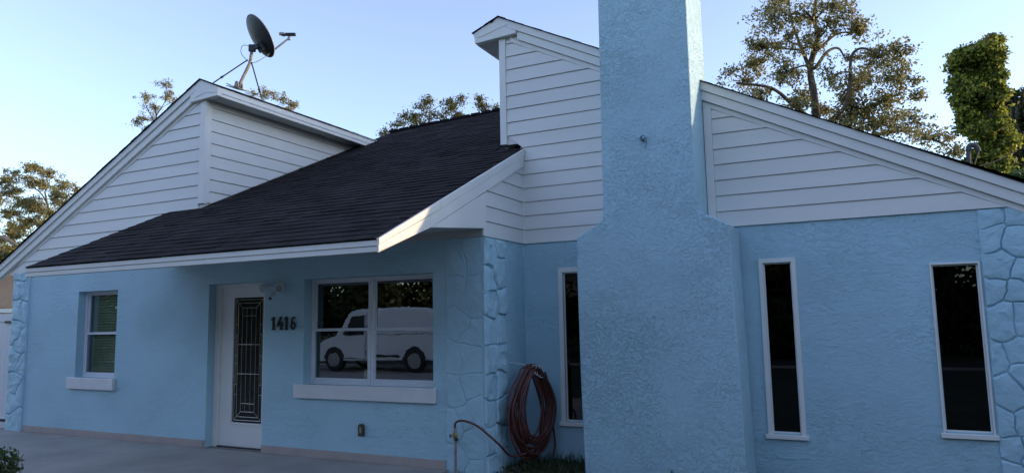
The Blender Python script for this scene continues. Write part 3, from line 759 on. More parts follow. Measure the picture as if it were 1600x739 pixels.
# reflector: oval shell. axis found from how the dish looks: it faces away to the right and up
cpt = at(404, 58, DY+.02)
nrm = (_r2*.62+_f*.57+_u2*.50).normalized()      # the way the bowl faces
upv = (Vector((0, 0, 1))-nrm*nrm.z).normalized(); sdv = upv.cross(nrm)
roll = R(0); upv, sdv = upv*math.cos(roll)+sdv*math.sin(roll), sdv*math.cos(roll)-upv*math.sin(roll)
m = MB(); NR, NA = 7, 40; A_, B_ = .30, .34; sag = .07
def dishpt(r, a, off): return cpt+sdv*(A_*r*math.cos(a))+upv*(B_*r*math.sin(a))+nrm*(sag*r*r-sag*.6+off)
for off in (0, .010):
    for i in range(1, NR+1):
        for j in range(NA): m.v.append(tuple(dishpt(i/NR, 2*math.pi*j/NA, off)))
    m.v.append(tuple(dishpt(0, 0, off)))
half = NR*NA+1
for s0, fl in ((0, 1), (half, 0)):
    for i in range(NR-1):
        for j in range(NA):
            q = (j+1) % NA; f = (s0+i*NA+j, s0+i*NA+q, s0+(i+1)*NA+q, s0+(i+1)*NA+j); m.f.append(f[::-1] if fl else f)
    for j in range(NA):
        q = (j+1) % NA; m.f.append((s0+NR*NA, s0+j, s0+q))
for j in range(NA):
    q = (j+1) % NA; a = (NR-1)*NA; m.f.append((a+j, a+q, half+a+q, half+a+j))
m.build('reflector', M_dishg, t, smooth=True)
rim = MB(); rim.tube([dishpt(1.0, 2*math.pi*j/NA, .006) for j in range(NA+1)], .008, 6, False); rim.build('rim', M_dishf, t, smooth=True)
bc = cpt-nrm*.06-upv*.12
def obox(c, ax, ay, az, hx, hy, hz):
    v = [c+ax*(sx*hx)+ay*(sy*hy)+az*(sz*hz) for sz in (-1, 1) for sy in (-1, 1) for sx in (-1, 1)]
    return MB().add(v, [(0, 2, 3, 1), (4, 5, 7, 6), (0, 1, 5, 4), (2, 6, 7, 3), (0, 4, 6, 2), (1, 3, 7, 5)])
obox(bc-upv*.03, sdv, upv, nrm, .07, .07, .035).build('back_plate', M_black, t, bevel=.008)
tp = top+Vector((0, 0, .0)); obox(tp, _r, Vector((0, 0, 1)), _f, .045, .055, .04).build('mast_clamp', M_black, t, bevel=.006)
obox((tp+bc)/2+Vector((0, 0, -.01)), (bc-tp).normalized(), Vector((0, 0, 1)), _f, .07, .028, .03).build('tilt_bracket', M_black, t, bevel=.005)
lnb = at(452, 57, DY+.35)
low = cpt-upv*.30-nrm*.01
m = MB(); m.tube([low-nrm*.03, low+(lnb-low)*.3, lnb-Vector((0, 0, .03))], [.018, .016, .015], 8); m.build('feed_arm', M_galv, t)
ldir = (cpt-lnb).normalized()
m = obox(lnb+Vector((.03, 0, .02)), _r2, _u2, _f, .075, .022, .03); m.build('receiver_head', M_black, t, bevel=.006)
for k in range(3):
    q = lnb+_r2*(-.05-.02*k)+_u2*(.025+.004*k)-_f*(.02*k-.02); m = MB(); m.tube([q+Vector((.02, 0, 0)), q+ldir*.05, q+ldir*.062], [.020, .026, .026], 12); m.build('feed_horn', M_galv, t)
obox(lnb-Vector((0, 0, .035)), _r2, _u2, _f, .018, .03, .018).build('receiver_bracket', M_galv, t, bevel=.003)
m = MB(); m.tube(catmull([tp+Vector((-.03, 0, .03)), at(381, 71, DY), at(377, 76, DY), at(377, 84, DY), at(383, 92, DY), at(391, 98, DY), at(401, 97, DY), low-nrm*.02], 6), .0045, 6); m.build('cable', M_black, t)
m = MB(); m.tube(catmull([base+Vector((.03, -.05, .0)), base+Vector((.12, -.1, -.09)), base+Vector((.16, -.16, -.10)), base+Vector((.05, -.2, -.05)), base+Vector((-.1, -.15, .02)), at(360, 134, DY-.2)], 6), .005, 6); m.build('cable', M_black, t)

# ------------------------------------------------------------------ hose, spigot
P0 = Vector((-3.74, 7.22, 0)); P1 = Vector((-3.50, 8.0, 0))
def hp(u, z, off=0):   # u 0..1 across the coil
    q = P0.lerp(P1, u); n_ = Vector((P1.y-P0.y, -(P1.x-P0.x), 0)).normalized(); q = q+n_*off; q.z = z; return q
t = thing('garden_hose', hp(.5, 0), 'coiled reddish brown garden hose hanging in the corner by the stone veneer', 'garden hose')
pts = []
loops = 22
for k in range(loops):
    cu = .50+random.uniform(-.05, .07); wu = random.uniform(.22, .46); zt = 1.05+random.uniform(-.03, .03); zb = random.uniform(-.04, .30)
    off0 = .012+.0095*k % .11
    for j in range(16):
        a = math.pi/2-2*math.pi*j/16; ca, sa = math.cos(a), math.sin(a)
        z = (zt+zb)/2+(zt-zb)/2*sa; wf = wu*(1-.55*max(0, sa)**1.3)*(abs(ca)**.85)*(1 if ca > 0 else -1)
        pts.append(hp(cu+wf+random.uniform(-.012, .012), z, .03+off0+random.uniform(-.006, .006)))
c = catmull(pts, 4)
m = MB(); m.tube(c, .0125, 7); m.build('coil', M_hose, t, smooth=True)
sp = at(711, 664, YA-.13)
lead = [at(711.5, 669, YA-.13), at(711, 662, YA-.14), at(716, 657.5, YA-.15), at(727, 657.5, YA-.15), at(744, 664, YA-.1), at(762, 678, YA-.10), at(780, 694, YA-.02), at(800, 712, YA+.30), hp(.42, .12, .12), hp(.7, .25, .09)]
m = MB(); m.tube(catmull(lead, 6), .0125, 8); m.build('hose_end', M_hose, t, smooth=True)
m = MB(); m.tube([at(711, 668, YA-.13), at(711.5, 675, YA-.13)], .017, 10); m.build('coupling', M_galv, t)
lp = hp(.95, .75, .05); m = MB(); m.tube(catmull([hp(.80, .98, .09), hp(.92, .75, .07), hp(.97, .45, .06), hp(1.0, .15, .08), hp(.9, .0, .12)], 6), .0125, 8); m.build('hose_end', M_hose, t, smooth=True)
# hanger
t = thing('hose_hanger', hp(.45, 1.0), 'white bent wire hanger holding the coiled hose at the corner', 'hose hanger')
for k in range(4):
    c0 = hp(.50+.05*k, 1.03, .14); m = MB(); rr = .035+.006*k
    m.tube([c0+Vector((math.cos(a)*rr*.6, math.cos(a)*rr*.9, math.sin(a)*rr*1.3-.012*k)) for a in [2*math.pi*q/16 for q in range(14)]], .0045, 6); m.build('wire_loop', M_wire, t)
m = MB(); m.tube([(XR+.002, 7.60, 1.10), hp(.45, 1.08, .05), hp(.55, 1.05, .14)], .006, 6); m.build('bracket', M_wire, t)
sxp = at(711.5, 690, YA-.12)
t = thing('hose_spigot', (sxp.x, YA-.12, -.1), 'grey standpipe tap with a blue handle in front of the stone corner', 'tap')
m = MB(); m.tube([(sxp.x, YA-.12, -.14), (sxp.x, YA-.12, sxp.z+.02)], .0165, 12); m.build('pipe', M_galv, t)
va = at(711, 680, YA-.12)
m = MB(); m.tube([va+Vector((0, 0, -.035)), va+Vector((.004, 0, .0)), va+Vector((-.004, -.01, .04))], [.021, .026, .019], 12); m.tube([va, va+Vector((-.03, -.03, .0))], .012, 8); m.build('valve', M_brass, t, smooth=False)
m = MB(); m.tube([va+Vector((-.032, -.032, .0)), va+Vector((-.042, -.042, .0))], .020, 10); m.build('handle', plain('blue_handle', (.02, .07, .16), .4), t)
m = MB(); m.tube([va+Vector((.03, 0, -.05)), va+Vector((.0, 0, -.03))], .02, 10); m.build('collar', M_black, t)

# ------------------------------------------------------------------ vegetation
def leaf_quads(cent, size, flat=.0):
    n = len(cent); nrm = rng.normal(size=(n, 3)); nrm[:, 2] += flat; nrm /= np.linalg.norm(nrm, axis=1)[:, None]
    ref = rng.normal(size=(n, 3)); a = np.cross(nrm, ref); a /= np.linalg.norm(a, axis=1)[:, None]; b = np.cross(nrm, a)
    s = size*rng.uniform(.6, 1.35, n)[:, None]; l = s*1.0; w = s*.55
    q = np.stack([cent-a*l, cent-b*w, cent+a*l, cent+b*w], 1)
    return q
def blob(c, rad, n, hollow=.5):
    d = rng.normal(size=(n, 3)); d /= np.linalg.norm(d, axis=1)[:, None]
    r = rng.uniform(hollow, 1, n)**.7
    return np.array(c)+d*r[:, None]*np.array(rad)
def tree(name, label, trunk_px, Y, clumps, leafmat_, group=None, leaf=.085, dens=60, limbs=(), tr=.28, cat='tree', depth=1.0, twig=7, base_z=-.14, hollow=.25, bark=None, spread=1.0, soft=1.0):
    """trunk_px: list of photo pixels for the stem (bottom to top); clumps: (px,py,rx,ry[,density])"""
    stem = [at(x, y, Y) for x, y in trunk_px]
    foot = stem[0].copy(); foot.z = base_z
    stem = [foot]+stem
    t = thing(name, foot, label, cat, group)
    m = MB(); n = len(stem); rad = [tr*(1-.75*i/(n-1)) for i in range(n)]
    sp_ = catmull(stem, 5); rr = [np.interp(i/(len(sp_)-1)*(n-1), range(n), rad) for i in range(len(sp_))]
    m.tube(sp_, rr, 10)
    nodes = [(p, r) for p, r in zip(sp_, rr)]
    for lb in limbs:
        P = [at(q[0], q[1], Y+(q[2] if len(q) > 2 else 0)) for q in lb[1:]]
        near = min(nodes, key=lambda q: (q[0]-P[0]).length); P = [near[0]]+P
        r0 = min(near[1]*.8, lb[0]); c_ = catmull(P, 5); r_ = [r0*(1-.7*i/(len(c_)-1)) for i in range(len(c_))]
        m.tube(c_, r_, 8); nodes += list(zip(c_, r_))
    quad = []
    mpp = Y/FPX*1.12
    for cl in clumps:
        x, y, rx, ry = cl[:4]; de = cl[4] if len(cl) > 4 else 1
        c0 = at(x, y, Y+random.uniform(-1, 1)*depth)
        near = min(nodes, key=lambda q: (q[0]-c0).length+(.6 if q[0].z > c0.z else 0))
        mid = near[0].lerp(c0, .5)+Vector((random.uniform(-.2, .2), random.uniform(-.2, .2), random.uniform(0, .25)))
        c_ = catmull([near[0], mid, c0], 4); r0 = min(near[1]*.7, .05)
        m.tube(c_, [max(.010, r0*(1-.75*i/(len(c_)-1))) for i in range(len(c_))], 5); nodes.append((c0, .02))
        R3 = Vector((rx*mpp, rx*mpp*.9, ry*mpp))*spread
        subs = max(3, int((rx*ry)**.5/3.2))
        for k in range(int(subs*4)):
            e = Vector(blob((0, 0, 0), (1, 1, 1), 1, .15)[0])*random.choice((.8, 1.0, 1.25)); e = Vector((e.x*R3.x, e.y*R3.y, e.z*R3.z)); q = c0+e
            m.tube([c0.lerp(q, .0), c0.lerp(q, .5)+Vector((0, 0, random.uniform(-.05, .1))), q], [.011, .008, .004], 4, False)
            sr = random.uniform(.10, .30)*min(1.4, max(.7, R3.length*.8))
            nn = int(dens*de*14*(sr**1.3)*random.uniform(.4, 1.3))+6; quad.append(leaf_quads(np.array(q)+rng.normal(size=(nn, 3))*np.array((sr, sr, sr*.7))*.62*soft, leaf))
    m.build('trunk', bark or M_trunk, t, smooth=True)
    arr = np.concatenate(quad); quads('crown', arr, leafmat_, t)
    return t
TY = 21
oak = [(1205, 30, 26, 22), (1193, 75, 26, 22), (1165, 125, 30, 16, .8), (1140, 110, 12, 12, .4), (1228, 112, 26, 26), (1212, 8, 30, 14), (1256, 22, 22, 16), (1300, 8, 22, 12), (1292, 42, 24, 14),
       (1345, 45, 17, 22), (1318, 22, 12, 12, .7), (1372, 92, 22, 24), (1402, 82, 16, 16), (1408, 122, 26, 20), (1385, 152, 26, 12), (1340, 135, 24, 20), (1302, 118, 20, 16, .8), (1432, 148, 10, 8, .7), (1255, 150, 20, 18, .8),
       (1348, 180, 30, 22, 1.2), (1330, 165, 18, 24, 1.1), (1395, 196, 34, 20, 1.1), (1430, 190, 26, 18, .5), (1455, 218, 30, 14), (1492, 236, 16, 9), (1310, 196, 20, 14), (1240, 165, 24, 12, .9), (1190, 146, 24, 10, .9), (1268, 75, 20, 22, .6), (1180, 100, 20, 14, .7), (1235, 60, 18, 18, .7), (1290, 175, 20, 14, .7), (1360, 120, 24, 14, .8), (1330, 90, 20, 10, .35)]
tree('oak_tree', 'tall sparse oak with bronze green leaves behind the right gable, showing its forked trunk', [(1276, 300), (1276, 200), (1272, 150), (1266, 105), (1278, 60), (1272, 25), (1282, -30)], TY, oak, M_leaf_oak, leaf=.042, dens=33, tr=.15,
     limbs=[(.10, (1272, 190), (1240, 165, -.5), (1205, 138, -1), (1150, 130, -1.4)), (.08, (1266, 110), (1250, 70, .4), (1236, 30, .8), (1232, -10, 1)), (.10, (1275, 105), (1292, 82, .5), (1310, 76, .8), (1322, 95, 1.2)),
            (.075, (1280, 200), (1318, 170, -.8), (1328, 130, -1), (1330, 90, -1), (1345, 76, -1), (1368, 82, -1)), (.08, (1276, 80), (1305, 55, .3), (1330, 50, .2)), (.10, (1320, 180), (1360, 165, 0), (1400, 150, .2)), (.09, (1276, 210), (1340, 215, .4), (1420, 205, .8), (1480, 228, 1))])
vine = [(1500, 88, 9, 8), (1512, 84, 12, 7), (1528, 82, 12, 8), (1540, 74, 9, 8), (1550, 66, 9, 7), (1552, 88, 13, 14), (1496, 104, 7, 12), (1498, 130, 8, 14), (1502, 150, 8, 12), (1506, 118, 15, 18), (1532, 112, 20, 22), (1556, 120, 12, 20), (1510, 145, 15, 16), (1538, 145, 20, 20), (1560, 150, 10, 20), (1516, 168, 10, 12), (1545, 175, 20, 18), (1528, 185, 12, 12, .8),
        (1505, 178, 5, 12, .5), (1508, 198, 3, 12, .35), (1540, 205, 18, 16), (1562, 195, 12, 18), (1545, 232, 24, 16), (1570, 225, 16, 16), (1530, 250, 20, 14), (1560, 255, 24, 14), (1520, 195, 5, 10, .4)]
tree('vine_covered_tree', 'tall dead trunk smothered in bright green vines, standing free at the right', [(1556, 300), (1552, 230), (1548, 170), (1545, 120), (1545, 90)], 15, vine, M_leaf_vine, leaf=.036, dens=170, tr=.09, depth=.2, hollow=.1, spread=.78, soft=.6)
tree('dark_tree', 'dark green tree at the right edge beside the vine covered trunk', [(1592, 300), (1588, 230), (1590, 170)], 17, [(1582, 165, 12, 14), (1592, 185, 14, 16), (1580, 205, 10, 14), (1600, 215, 14, 18), (1590, 245, 18, 18), (1575, 262, 20, 12), (1605, 265, 16, 12), (1612, 190, 14, 20), (1625, 230, 16, 24)], M_leaf_dark, leaf=.045, dens=80, tr=.15, depth=.5)
tree('bright_shrub', 'bright green bush top showing over the roof edge at the far right', [(1592, 330), (1592, 296)], 13, [(1580, 285, 12, 8), (1596, 282, 12, 8), (1612, 288, 14, 10)], M_leaf_shrub, leaf=.035, dens=50, tr=.05, depth=.2, cat='bush')
# small tree tops between the roofs
tree('tree_top', 'bronze green tree top rising over the left gable slope', [(250, 260), (246, 210), (243, 165)], 24, [(255, 132, 14, 10), (262, 150, 16, 12), (228, 152, 16, 10), (242, 170, 16, 12, .9), (225, 185, 14, 10, .9), (244, 195, 16, 10), (215, 192, 10, 8, .5), (272, 160, 8, 10, .6), (235, 205, 14, 8), (262, 185, 14, 8)], M_leaf_oak, leaf=.042, dens=32, tr=.10, depth=.6, spread=1.3, limbs=[(.06, (246, 200), (228, 165, .3), (224, 150, .3)), (.06, (245, 180), (262, 150, -.3), (258, 130, -.3))])
tree('tree_top', 'low golden brown tree top just behind the satellite dish and shed eave', [(420, 260), (420, 190)], 26, [(395, 150, 12, 8), (412, 146, 10, 8, .8), (428, 152, 14, 9), (446, 156, 12, 9), (460, 164, 9, 7), (440, 172, 20, 10), (410, 168, 18, 10)], M_leaf_oak, leaf=.042, dens=34, tr=.10, depth=.6, spread=1.3)
tree('tree_top', 'yellow green tree top behind the ridge of the dark roof', [(672, 260), (670, 200), (672, 175)], 24, [(665, 170, 16, 12), (645, 185, 16, 10), (622, 198, 18, 8), (705, 162, 14, 14), (712, 175, 12, 12), (690, 182, 18, 10), (632, 182, 8, 6, .5), (668, 158, 8, 6, .6), (600, 208, 12, 6, .6), (720, 156, 6, 8, .5), (660, 195, 24, 10)], M_leaf_yel, leaf=.042, dens=34, tr=.10, depth=.6, spread=1.25)
tree('tree_top', 'thin sprig of a tree between the ridge and the tall white dormer', [(757, 260), (756, 190)], 24, [(752, 160, 7, 7, .5), (757, 168, 7, 6, .6), (775, 168, 5, 5, .4), (748, 155, 3, 3, .4)], M_leaf_yel, leaf=.04, dens=30, tr=.05, depth=.3)
lt = [(20, 270, 16, 10), (50, 262, 18, 10), (78, 272, 16, 12), (45, 285, 26, 12), (18, 300, 22, 14), (100, 290, 18, 14), (122, 298, 10, 10), (85, 305, 22, 14), (50, 318, 26, 14), (112, 318, 14, 12), (15, 335, 24, 16), (50, 345, 22, 12), (85, 335, 18, 14), (20, 368, 26, 16), (-5, 300, 20, 30), (15, 395, 26, 16), (60, 372, 20, 12, .8), (-20, 350, 24, 40), (5, 418, 24, 14), (45, 400, 22, 14), (30, 352, 24, 14), (62, 330, 20, 12), (95, 318, 18, 10), (35, 320, 20, 12), (5, 285, 22, 12), (68, 290, 18, 9), (30, 384, 26, 12), (70, 352, 18, 10), (104, 330, 12, 8)]
tree('broad_tree', 'broad brownish green tree at the left edge above the neighbour roof', [(82, 460), (82, 380), (78, 340), (70, 300)], 19, lt, M_leaf_oak, leaf=.042, dens=60, tr=.13, depth=.9, spread=1.35,
     limbs=[(.07, (80, 345), (100, 320, -.3), (108, 300, -.3)), (.07, (78, 330), (62, 300, .3), (30, 285, .3), (8, 290, .3)), (.06, (80, 365), (50, 345, .4), (20, 335, .4))])
tree('bare_limb_tree', 'pale crooked limb of a tree before dark leaves at the far left', [(-30, 420), (-20, 372), (5, 372), (28, 384), (44, 392)], 16, [(-30, 365, 26, 22), (-40, 330, 26, 22), (10, 405, 12, 8, .6)], M_leaf_dark, leaf=.07, dens=60, tr=.14, depth=.4, bark=plain('pale_bark', (.30, .21, .14), .85, .3, 8))
tree('dark_hedge_tree', 'dark leafy mass low at the left edge above the tan roof', [(5, 470), (5, 440)], 22, [(0, 400, 30, 14), (-10, 380, 30, 20), (30, 418, 22, 10), (5, 430, 26, 10), (-30, 420, 30, 16)], M_leaf_dark, leaf=.055, dens=50, tr=.12, depth=.6)
# shrub at the lower left
def shrub(name, label, c, rad, n, mat, leaf, cat='shrub'):
    t = thing(name, (c[0], c[1], -.14), label, cat)
    m = MB()
    for k in range(14):
        e = Vector((random.uniform(-1, 1)*rad[0]*.8, random.uniform(-1, 1)*rad[1]*.8, c[2]+random.uniform(.0, .9)*rad[2]))
        m.tube([(c[0]+e.x*.15, c[1]+e.y*.15, -.14), (c[0]+e.x*.6, c[1]+e.y*.6, e.z*.5), (c[0]+e.x, c[1]+e.y, e.z)], [.008, .006, .003], 5)
    m.build('stem', M_trunk, t)
    quads('foliage', leaf_quads(blob(c, rad, n, .3), leaf, .6), mat, t)
cs = at(4, 725, 4.6)
shrub('shrub', 'leafy green shrub at the lower left corner in front of the patio', (cs.x, cs.y, cs.z-.05), (.16, .2, .24), 620, M_leaf_shrub, .026)

# grass and litter at the foot of the chimney
def grass(name, n, xa, xb, ya, yb, hgt, mat, avoid=None, kind='stuff'):
    x = rng.uniform(xa, xb, n); y = rng.uniform(ya, yb, n)
    if avoid is not None: k = ~avoid(x, y); x, y = x[k], y[k]; n = len(x)
    h = hgt*rng.uniform(.4, 1.5, n); a = rng.uniform(0, 2*math.pi, n); w = rng.uniform(.003, .007, n); ln = h*rng.uniform(.2, .9, n)
    b = np.stack([x, y, np.full(n, -.14)], 1); dx = np.stack([np.cos(a), np.sin(a), np.zeros(n)], 1); s = np.stack([-np.sin(a), np.cos(a), np.zeros(n)], 1)
    tip = b+dx*ln[:, None]+np.array([0, 0, 1])*h[:, None]; mid = b+dx*(ln*.3)[:, None]+np.array([0, 0, .62])*h[:, None]
    q1 = np.stack([b-s*w[:, None], b+s*w[:, None], mid+s*(w*.7)[:, None], mid-s*(w*.7)[:, None]], 1)
    q2 = np.stack([mid-s*(w*.7)[:, None], mid+s*(w*.7)[:, None], tip+s*.0004, tip-s*.0004], 1)
    o = quads(name, np.concatenate([q1, q2]), mat); o['kind'] = 'stuff'; return o
m = MB(); NX, NY = 60, 14
for i in range(NX+1):
    for j in range(NY+1):
        x = -4.28+i*(7.2)/NX; y = 6.3+j*(YB-.02-6.3)/NY
        m.v.append((x, y, -.10+.05*noise.noise(Vector((x*1.7, y*1.7, 0)))+.03*noise.noise(Vector((x*6, y*6, 3)))-(.04 if j == 0 else 0)))
for i in range(NX):
    for j in range(NY):
        a = i*(NY+1)+j; m.f.append((a, a+NY+1, a+NY+2, a+1))
struct(m.build('soil_bed', M_lawn))
inside = lambda x, y: ((x > -2.84) & (x < -1.13) & (y > 7.40)) | ((x < XR+.02) & (y > YA-.03))
tag(grass('grass', 9000, -4.2, 2.6, 6.6, 8.03, .085, M_grass, inside), None, None)
g2 = grass('weeds', 900, -3.78, -2.9, 7.3, 8.03, .14, leafmat('weed_leaves', (.02, .04, .012), (.06, .09, .03)), inside)
x = rng.uniform(-3.8, -1.0, 900); y = rng.uniform(6.9, 8.03, 900); k = ~inside(x, y); x, y = x[k], y[k]
lq = leaf_quads(np.stack([x, y, np.full(len(x), -.075)+rng.uniform(-.02, .03, len(x))], 1), .026, 2.0)
o = quads('leaf_litter', lq, M_litter); o['kind'] = 'stuff'
# a few weed tufts by the chimney foot
for i, (px, lab) in enumerate(((1098, 'small weed at the right end of the chimney foot'), (1050, 'small weed sprouting at the chimney foot, left of the last one'))):
    p = at(px, 738, 7.38); t = thing('weed', (p.x, 7.36, -.1), lab, 'weed')
    m = MB(); m.tube([(p.x, 7.36, -.12), (p.x+.005, 7.355, .05)], .003, 5); m.build('stem', M_grass, t)
    quads('leaves', leaf_quads(blob((p.x, 7.35, .03+.01*i), (.04, .03, .035), 22, .2), .010, .5), M_leaf_shrub, t)

# ------------------------------------------------------------------ left neighbour
t = thing('side_gate', (-13.3, YA+.1, -.1), 'white vinyl gate with black hinges left of the blue wall', 'gate')
for k in range(9):
    xa = -12.90-.15*(k+1); MB().box(xa+.002, xa+.148, YA+.10, YA+.12, -.05, 1.80+.0*k).build('plank', M_vinyl, t, bevel=.004, seg=1)
MB().box(-14.3, -12.9, YA+.085, YA+.0995, 1.72, 1.86).build('rail', M_vinyl, t, bevel=.005, seg=1)
MB().box(-14.3, -12.9, YA+.085, YA+.0995, .0, .12).build('rail', M_vinyl, t, bevel=.005, seg=1)
for z in (1.72, .08):
    m = MB(); m.box(-13.25, -13.02, YA+.072, YA+.084, z-.02, z+.02); m.tube([(-13.02, YA+.07, z-.06), (-13.02, YA+.07, z+.06)], .014, 8); m.box(-13.019, -12.96, YA+.072, YA+.084, z-.05, z+.05); m.build('hinge', M_black, t)
t = thing('neighbour_house', (-29, 17, -.14), "neighbour's house with a sunlit tan shingle roof beyond the white gate", 'house')
m = MB(); m.box(-38, -22.5, 14.6, 22, -.14, 2.2); m.build('wall', M_tanwall, t)
m = MB(); m.add([(-39, 13.9, 2.48), (-21.6, 13.9, 2.25), (-21.6, 18, 4.1), (-39, 18, 4.3), (-39, 13.9, 2.44), (-21.6, 13.9, 2.21), (-21.6, 18, 4.06), (-39, 18, 4.26)], [(0, 1, 2, 3), (7, 6, 5, 4), (0, 4, 5, 1), (1, 5, 6, 2), (2, 6, 7, 3), (3, 7, 4, 0)]); m.build('roof', M_tanroof, t)
m = MB(); m.prism([(-39, 2.3), (-21.6, 2.07), (-21.6, 2.208), (-39, 2.438)], 13.88, 13.95); m.build('fascia', M_trim, t)

M_wpipe = plain('weathered_pipe', (.10, .10, .10), .8, .2, 10)
# service mast behind the right slope
t = thing('service_mast', at(1513, 262, 10.5), 'grey metal service mast with a curved weatherhead behind the right roof edge', 'utility mast')
a0 = at(1511, 275, 10.5); a1 = at(1513, 236, 10.5)
m = MB(); m.tube([a0+Vector((0, 0, -.5)), a1], .026, 12); m.build('pipe', M_wpipe, t)
m = MB(); m.tube(catmull([a1, a1+Vector((.01, 0, .05)), a1+Vector((.05, 0, .07)), a1+Vector((.09, 0, .04)), a1+Vector((.11, 0, -.02))], 5), [.032]*21, 10); m.build('weatherhead', M_wpipe, t, smooth=True)
m = MB(); m.tube(catmull([a1+Vector((.11, 0, -.02)), at(1522, 262, 10.5), at(1530, 262, 10.6)], 5), .008, 6); m.build('cable', M_black, t)
o = MB().tube(catmull([at(1522, 262, 10.5), at(1560, 250, 12), at(1600, 230, 14), at(1750, 160, 22)], 8), .008, 6).build('power_cable', plain('cable_sheath', (.02, .02, .02), .95, spec=.1)); tag(o, 'dark power cable rising to the right from the service mast', 'cable')

# ------------------------------------------------------------------ across the street (seen in the window reflections)
vx0, vy, vz = -17.9, -5.6, -.125
t = thing('parked_van', (-15.2, vy-1, vz), 'white van parked across the drive, mirrored in the front window', 'van')
prof = [(0.02, .35), (.0, .75), (.08, .98), (.55, 1.12), (.95, 1.22), (1.55, 2.02), (1.85, 2.14), (3.2, 2.20), (4.7, 2.16), (5.15, 2.0), (5.35, 1.1), (5.38, .42)]
def vpx(q): return [(vx0+a, vz+b) for a, b in q]
m = MB(); m.prism(vpx(prof), vy-1.9, vy); m.build('body', M_van, t, bevel=.07, seg=3)
for q in ([(1.28, 1.28), (1.72, 1.92), (2.25, 1.95), (2.25, 1.25)],):
    MB().prism(vpx(q), vy+.001, vy+.012).build('side_window', M_black, t)
MB().prism(vpx([(1.0, .45), (2.32, .45), (2.32, 2.0), (2.30, 2.0), (2.30, .47), (1.0, .47)]), vy+.001, vy+.006).build('door_seam', M_black, t)
MB().prism(vpx([(2.35, 1.28), (5.2, 1.28), (5.2, 1.30), (2.35, 1.30)]), vy+.001, vy+.006).build('side_trim', M_black, t)
MB().box(vx0+2.55, vx0+2.68, vy+.001, vy+.04, vz+1.12, vz+1.17).build('door_handle', M_black, t)
MB().box(vx0-.10, vx0+.12, vy-1.85, vy-.05, vz+.35, vz+.58).build('bumper', M_black, t, bevel=.03)
MB().prism(vpx([(.35, .92), (5.36, .96), (5.36, .98), (.35, .94)]), vy+.001, vy+.010).build('body_crease', M_van, t)
MB().box(vx0+1.50, vx0+1.72, vy+.02, vy+.20, vz+1.25, vz+1.48).build('mirror', M_black, t, bevel=.03)
MB().prism(vpx([(2.40, .52), (3.75, .52), (3.75, .60), (2.40, .60)]), vy+.001, vy+.02).build('sill_trim', M_black, t)
MB().box(vx0+5.30, vx0+5.39, vy-.30, vy-.02, vz+.95, vz+1.35).build('tail_light', plain('tail_light_red', (.3, .02, .02), .3), t, bevel=.01)
MB().box(vx0+.02, vx0+.20, vy-.35, vy+.004, vz+.80, vz+.98).build('headlight', M_galv, t, bevel=.02)
for wx in (.95, 4.35):
    for wy in (vy-.02, vy-1.68):
        o = MB().tube([(vx0+wx, wy-.20, vz+.40), (vx0+wx, wy+.03, vz+.40)], .40, 28).build('tyre', M_rubber, t, bevel=.03)
        MB().tube([(vx0+wx, wy+.031, vz+.40), (vx0+wx, wy+.045, vz+.40)], .25, 20).build('rim', M_galv, o)
MB().prism(vpx([(.95+.455*math.cos(a), .42+.455*math.sin(a)) for a in [math.pi-k*math.pi/12 for k in range(13)]]), vy+.0005, vy+.008).build('wheel_arch', M_black, t)
MB().prism(vpx([(4.35+.455*math.cos(a), .42+.455*math.sin(a)) for a in [math.pi-k*math.pi/12 for k in range(13)]]), vy+.0005, vy+.008).build('wheel_arch', M_black, t)
t = thing('facing_house', (-14, -30, -.14), 'tan house across the street, seen only as a reflection in the dark glass', 'house')
MB().box(-22, -4, -34, -27, -.14, 3).build('wall', M_tanwall, t)
MB().prism([(-35, 2.9), (-30.5, 5.2), (-26, 2.9)], -23, -3, 'yz').build('roof', M_tanroof, t)
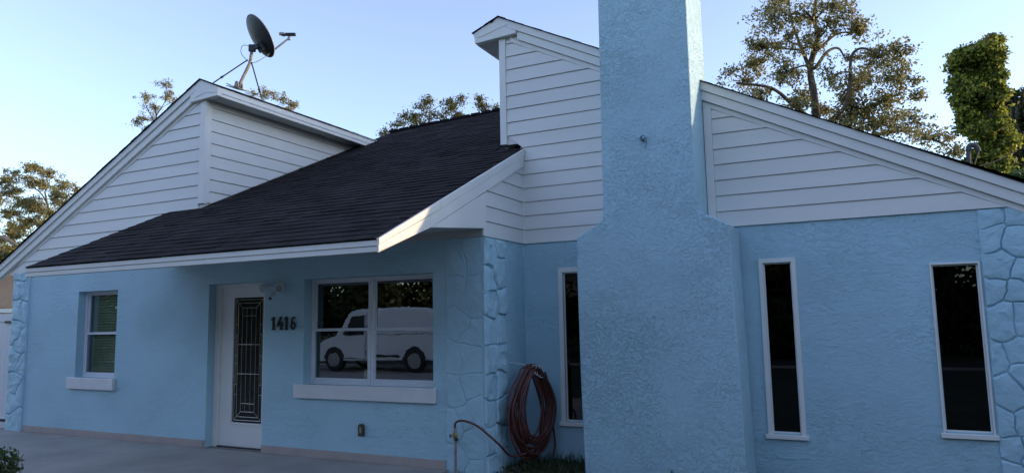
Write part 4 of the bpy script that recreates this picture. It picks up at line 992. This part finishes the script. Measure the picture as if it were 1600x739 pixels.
def back_tree(name, label, x, y, h, w, n=20000):
    t = thing(name, (x, y, -.14), label, 'tree', 'trees across the street')
    m = MB(); m.tube([(x, y, -.14), (x+.1, y, h*.4), (x-.1, y, h*.75)], [.3, .22, .08], 8)
    cl = []
    for k in range(22):
        a = random.uniform(0, 6.28); rr = random.uniform(.2, .8)*w; c0 = Vector((x+math.cos(a)*rr, y+math.sin(a)*rr, random.uniform(.10, .92)*h)); m.tube([(x, y, h*.35), c0], [.08, .03], 5)
        s = w*random.uniform(.32, .5); cl.append(blob(c0, (s, s, s*.8), n//22, .2))
    m.build('trunk', M_trunk, t); quads('crown', leaf_quads(np.concatenate(cl), .15), M_leaf_dark, t)
bt = [(-32, -17, 11, 5), (-26, -14.5, 12, 5.5), (-18, -16, 12, 5), (-11, -17, 12, 5.5), (-4, -16, 11, 5), (3, -17, 12, 5.5), (10, -17, 11, 5), (-34, -8, 11, 5), (17, -16, 11, 5), (-21, -14, 12.5, 5), (-15, -14.5, 12, 5), (-29.5, -12, 12, 5)]
kinds = ['leftmost', 'second from the left', 'third from the left', 'fourth from the left', 'middle', 'fourth from the right', 'third from the right', 'second in the side row', 'rightmost', 'the one right behind the van roof', 'the one behind the rear of the van', 'the one beyond the nose of the van']
for (x, y, h, w), k in zip(bt, kinds): back_tree('street_tree', 'dark leafy tree across the street, '+k, x, y, h*.68, w*.9)
# added unseen house, whose bulk keeps the low sun off the front yard
t = thing('added_sun_block_house', (22, 4, -.14), 'tan single storey house added out of view at the right to block the low sun', 'house')
MB().box(16, 26, -12, 9.5, -.14, 3.2).build('wall', M_tanwall, t)
MB().prism([(15.2, 3.0), (21, 6.2), (26.8, 3.0)], -12.6, 10.1).build('roof', M_tanroof, t)
back_tree('added_sun_block_tree', 'dark tree added out of view at the right to block the low sun', 14, -14, 9, 4)  # unseen trees added to hold the low sun back from yard and van
back_tree('added_sun_block_tree', 'dark tree added out of view behind the sun blocking house, nearer one', 17, 11.5, 9, 2.6)
back_tree('added_sun_block_tree', 'dark tree added out of view behind the sun blocking house, farther one', 25, 14, 10, 3.2)
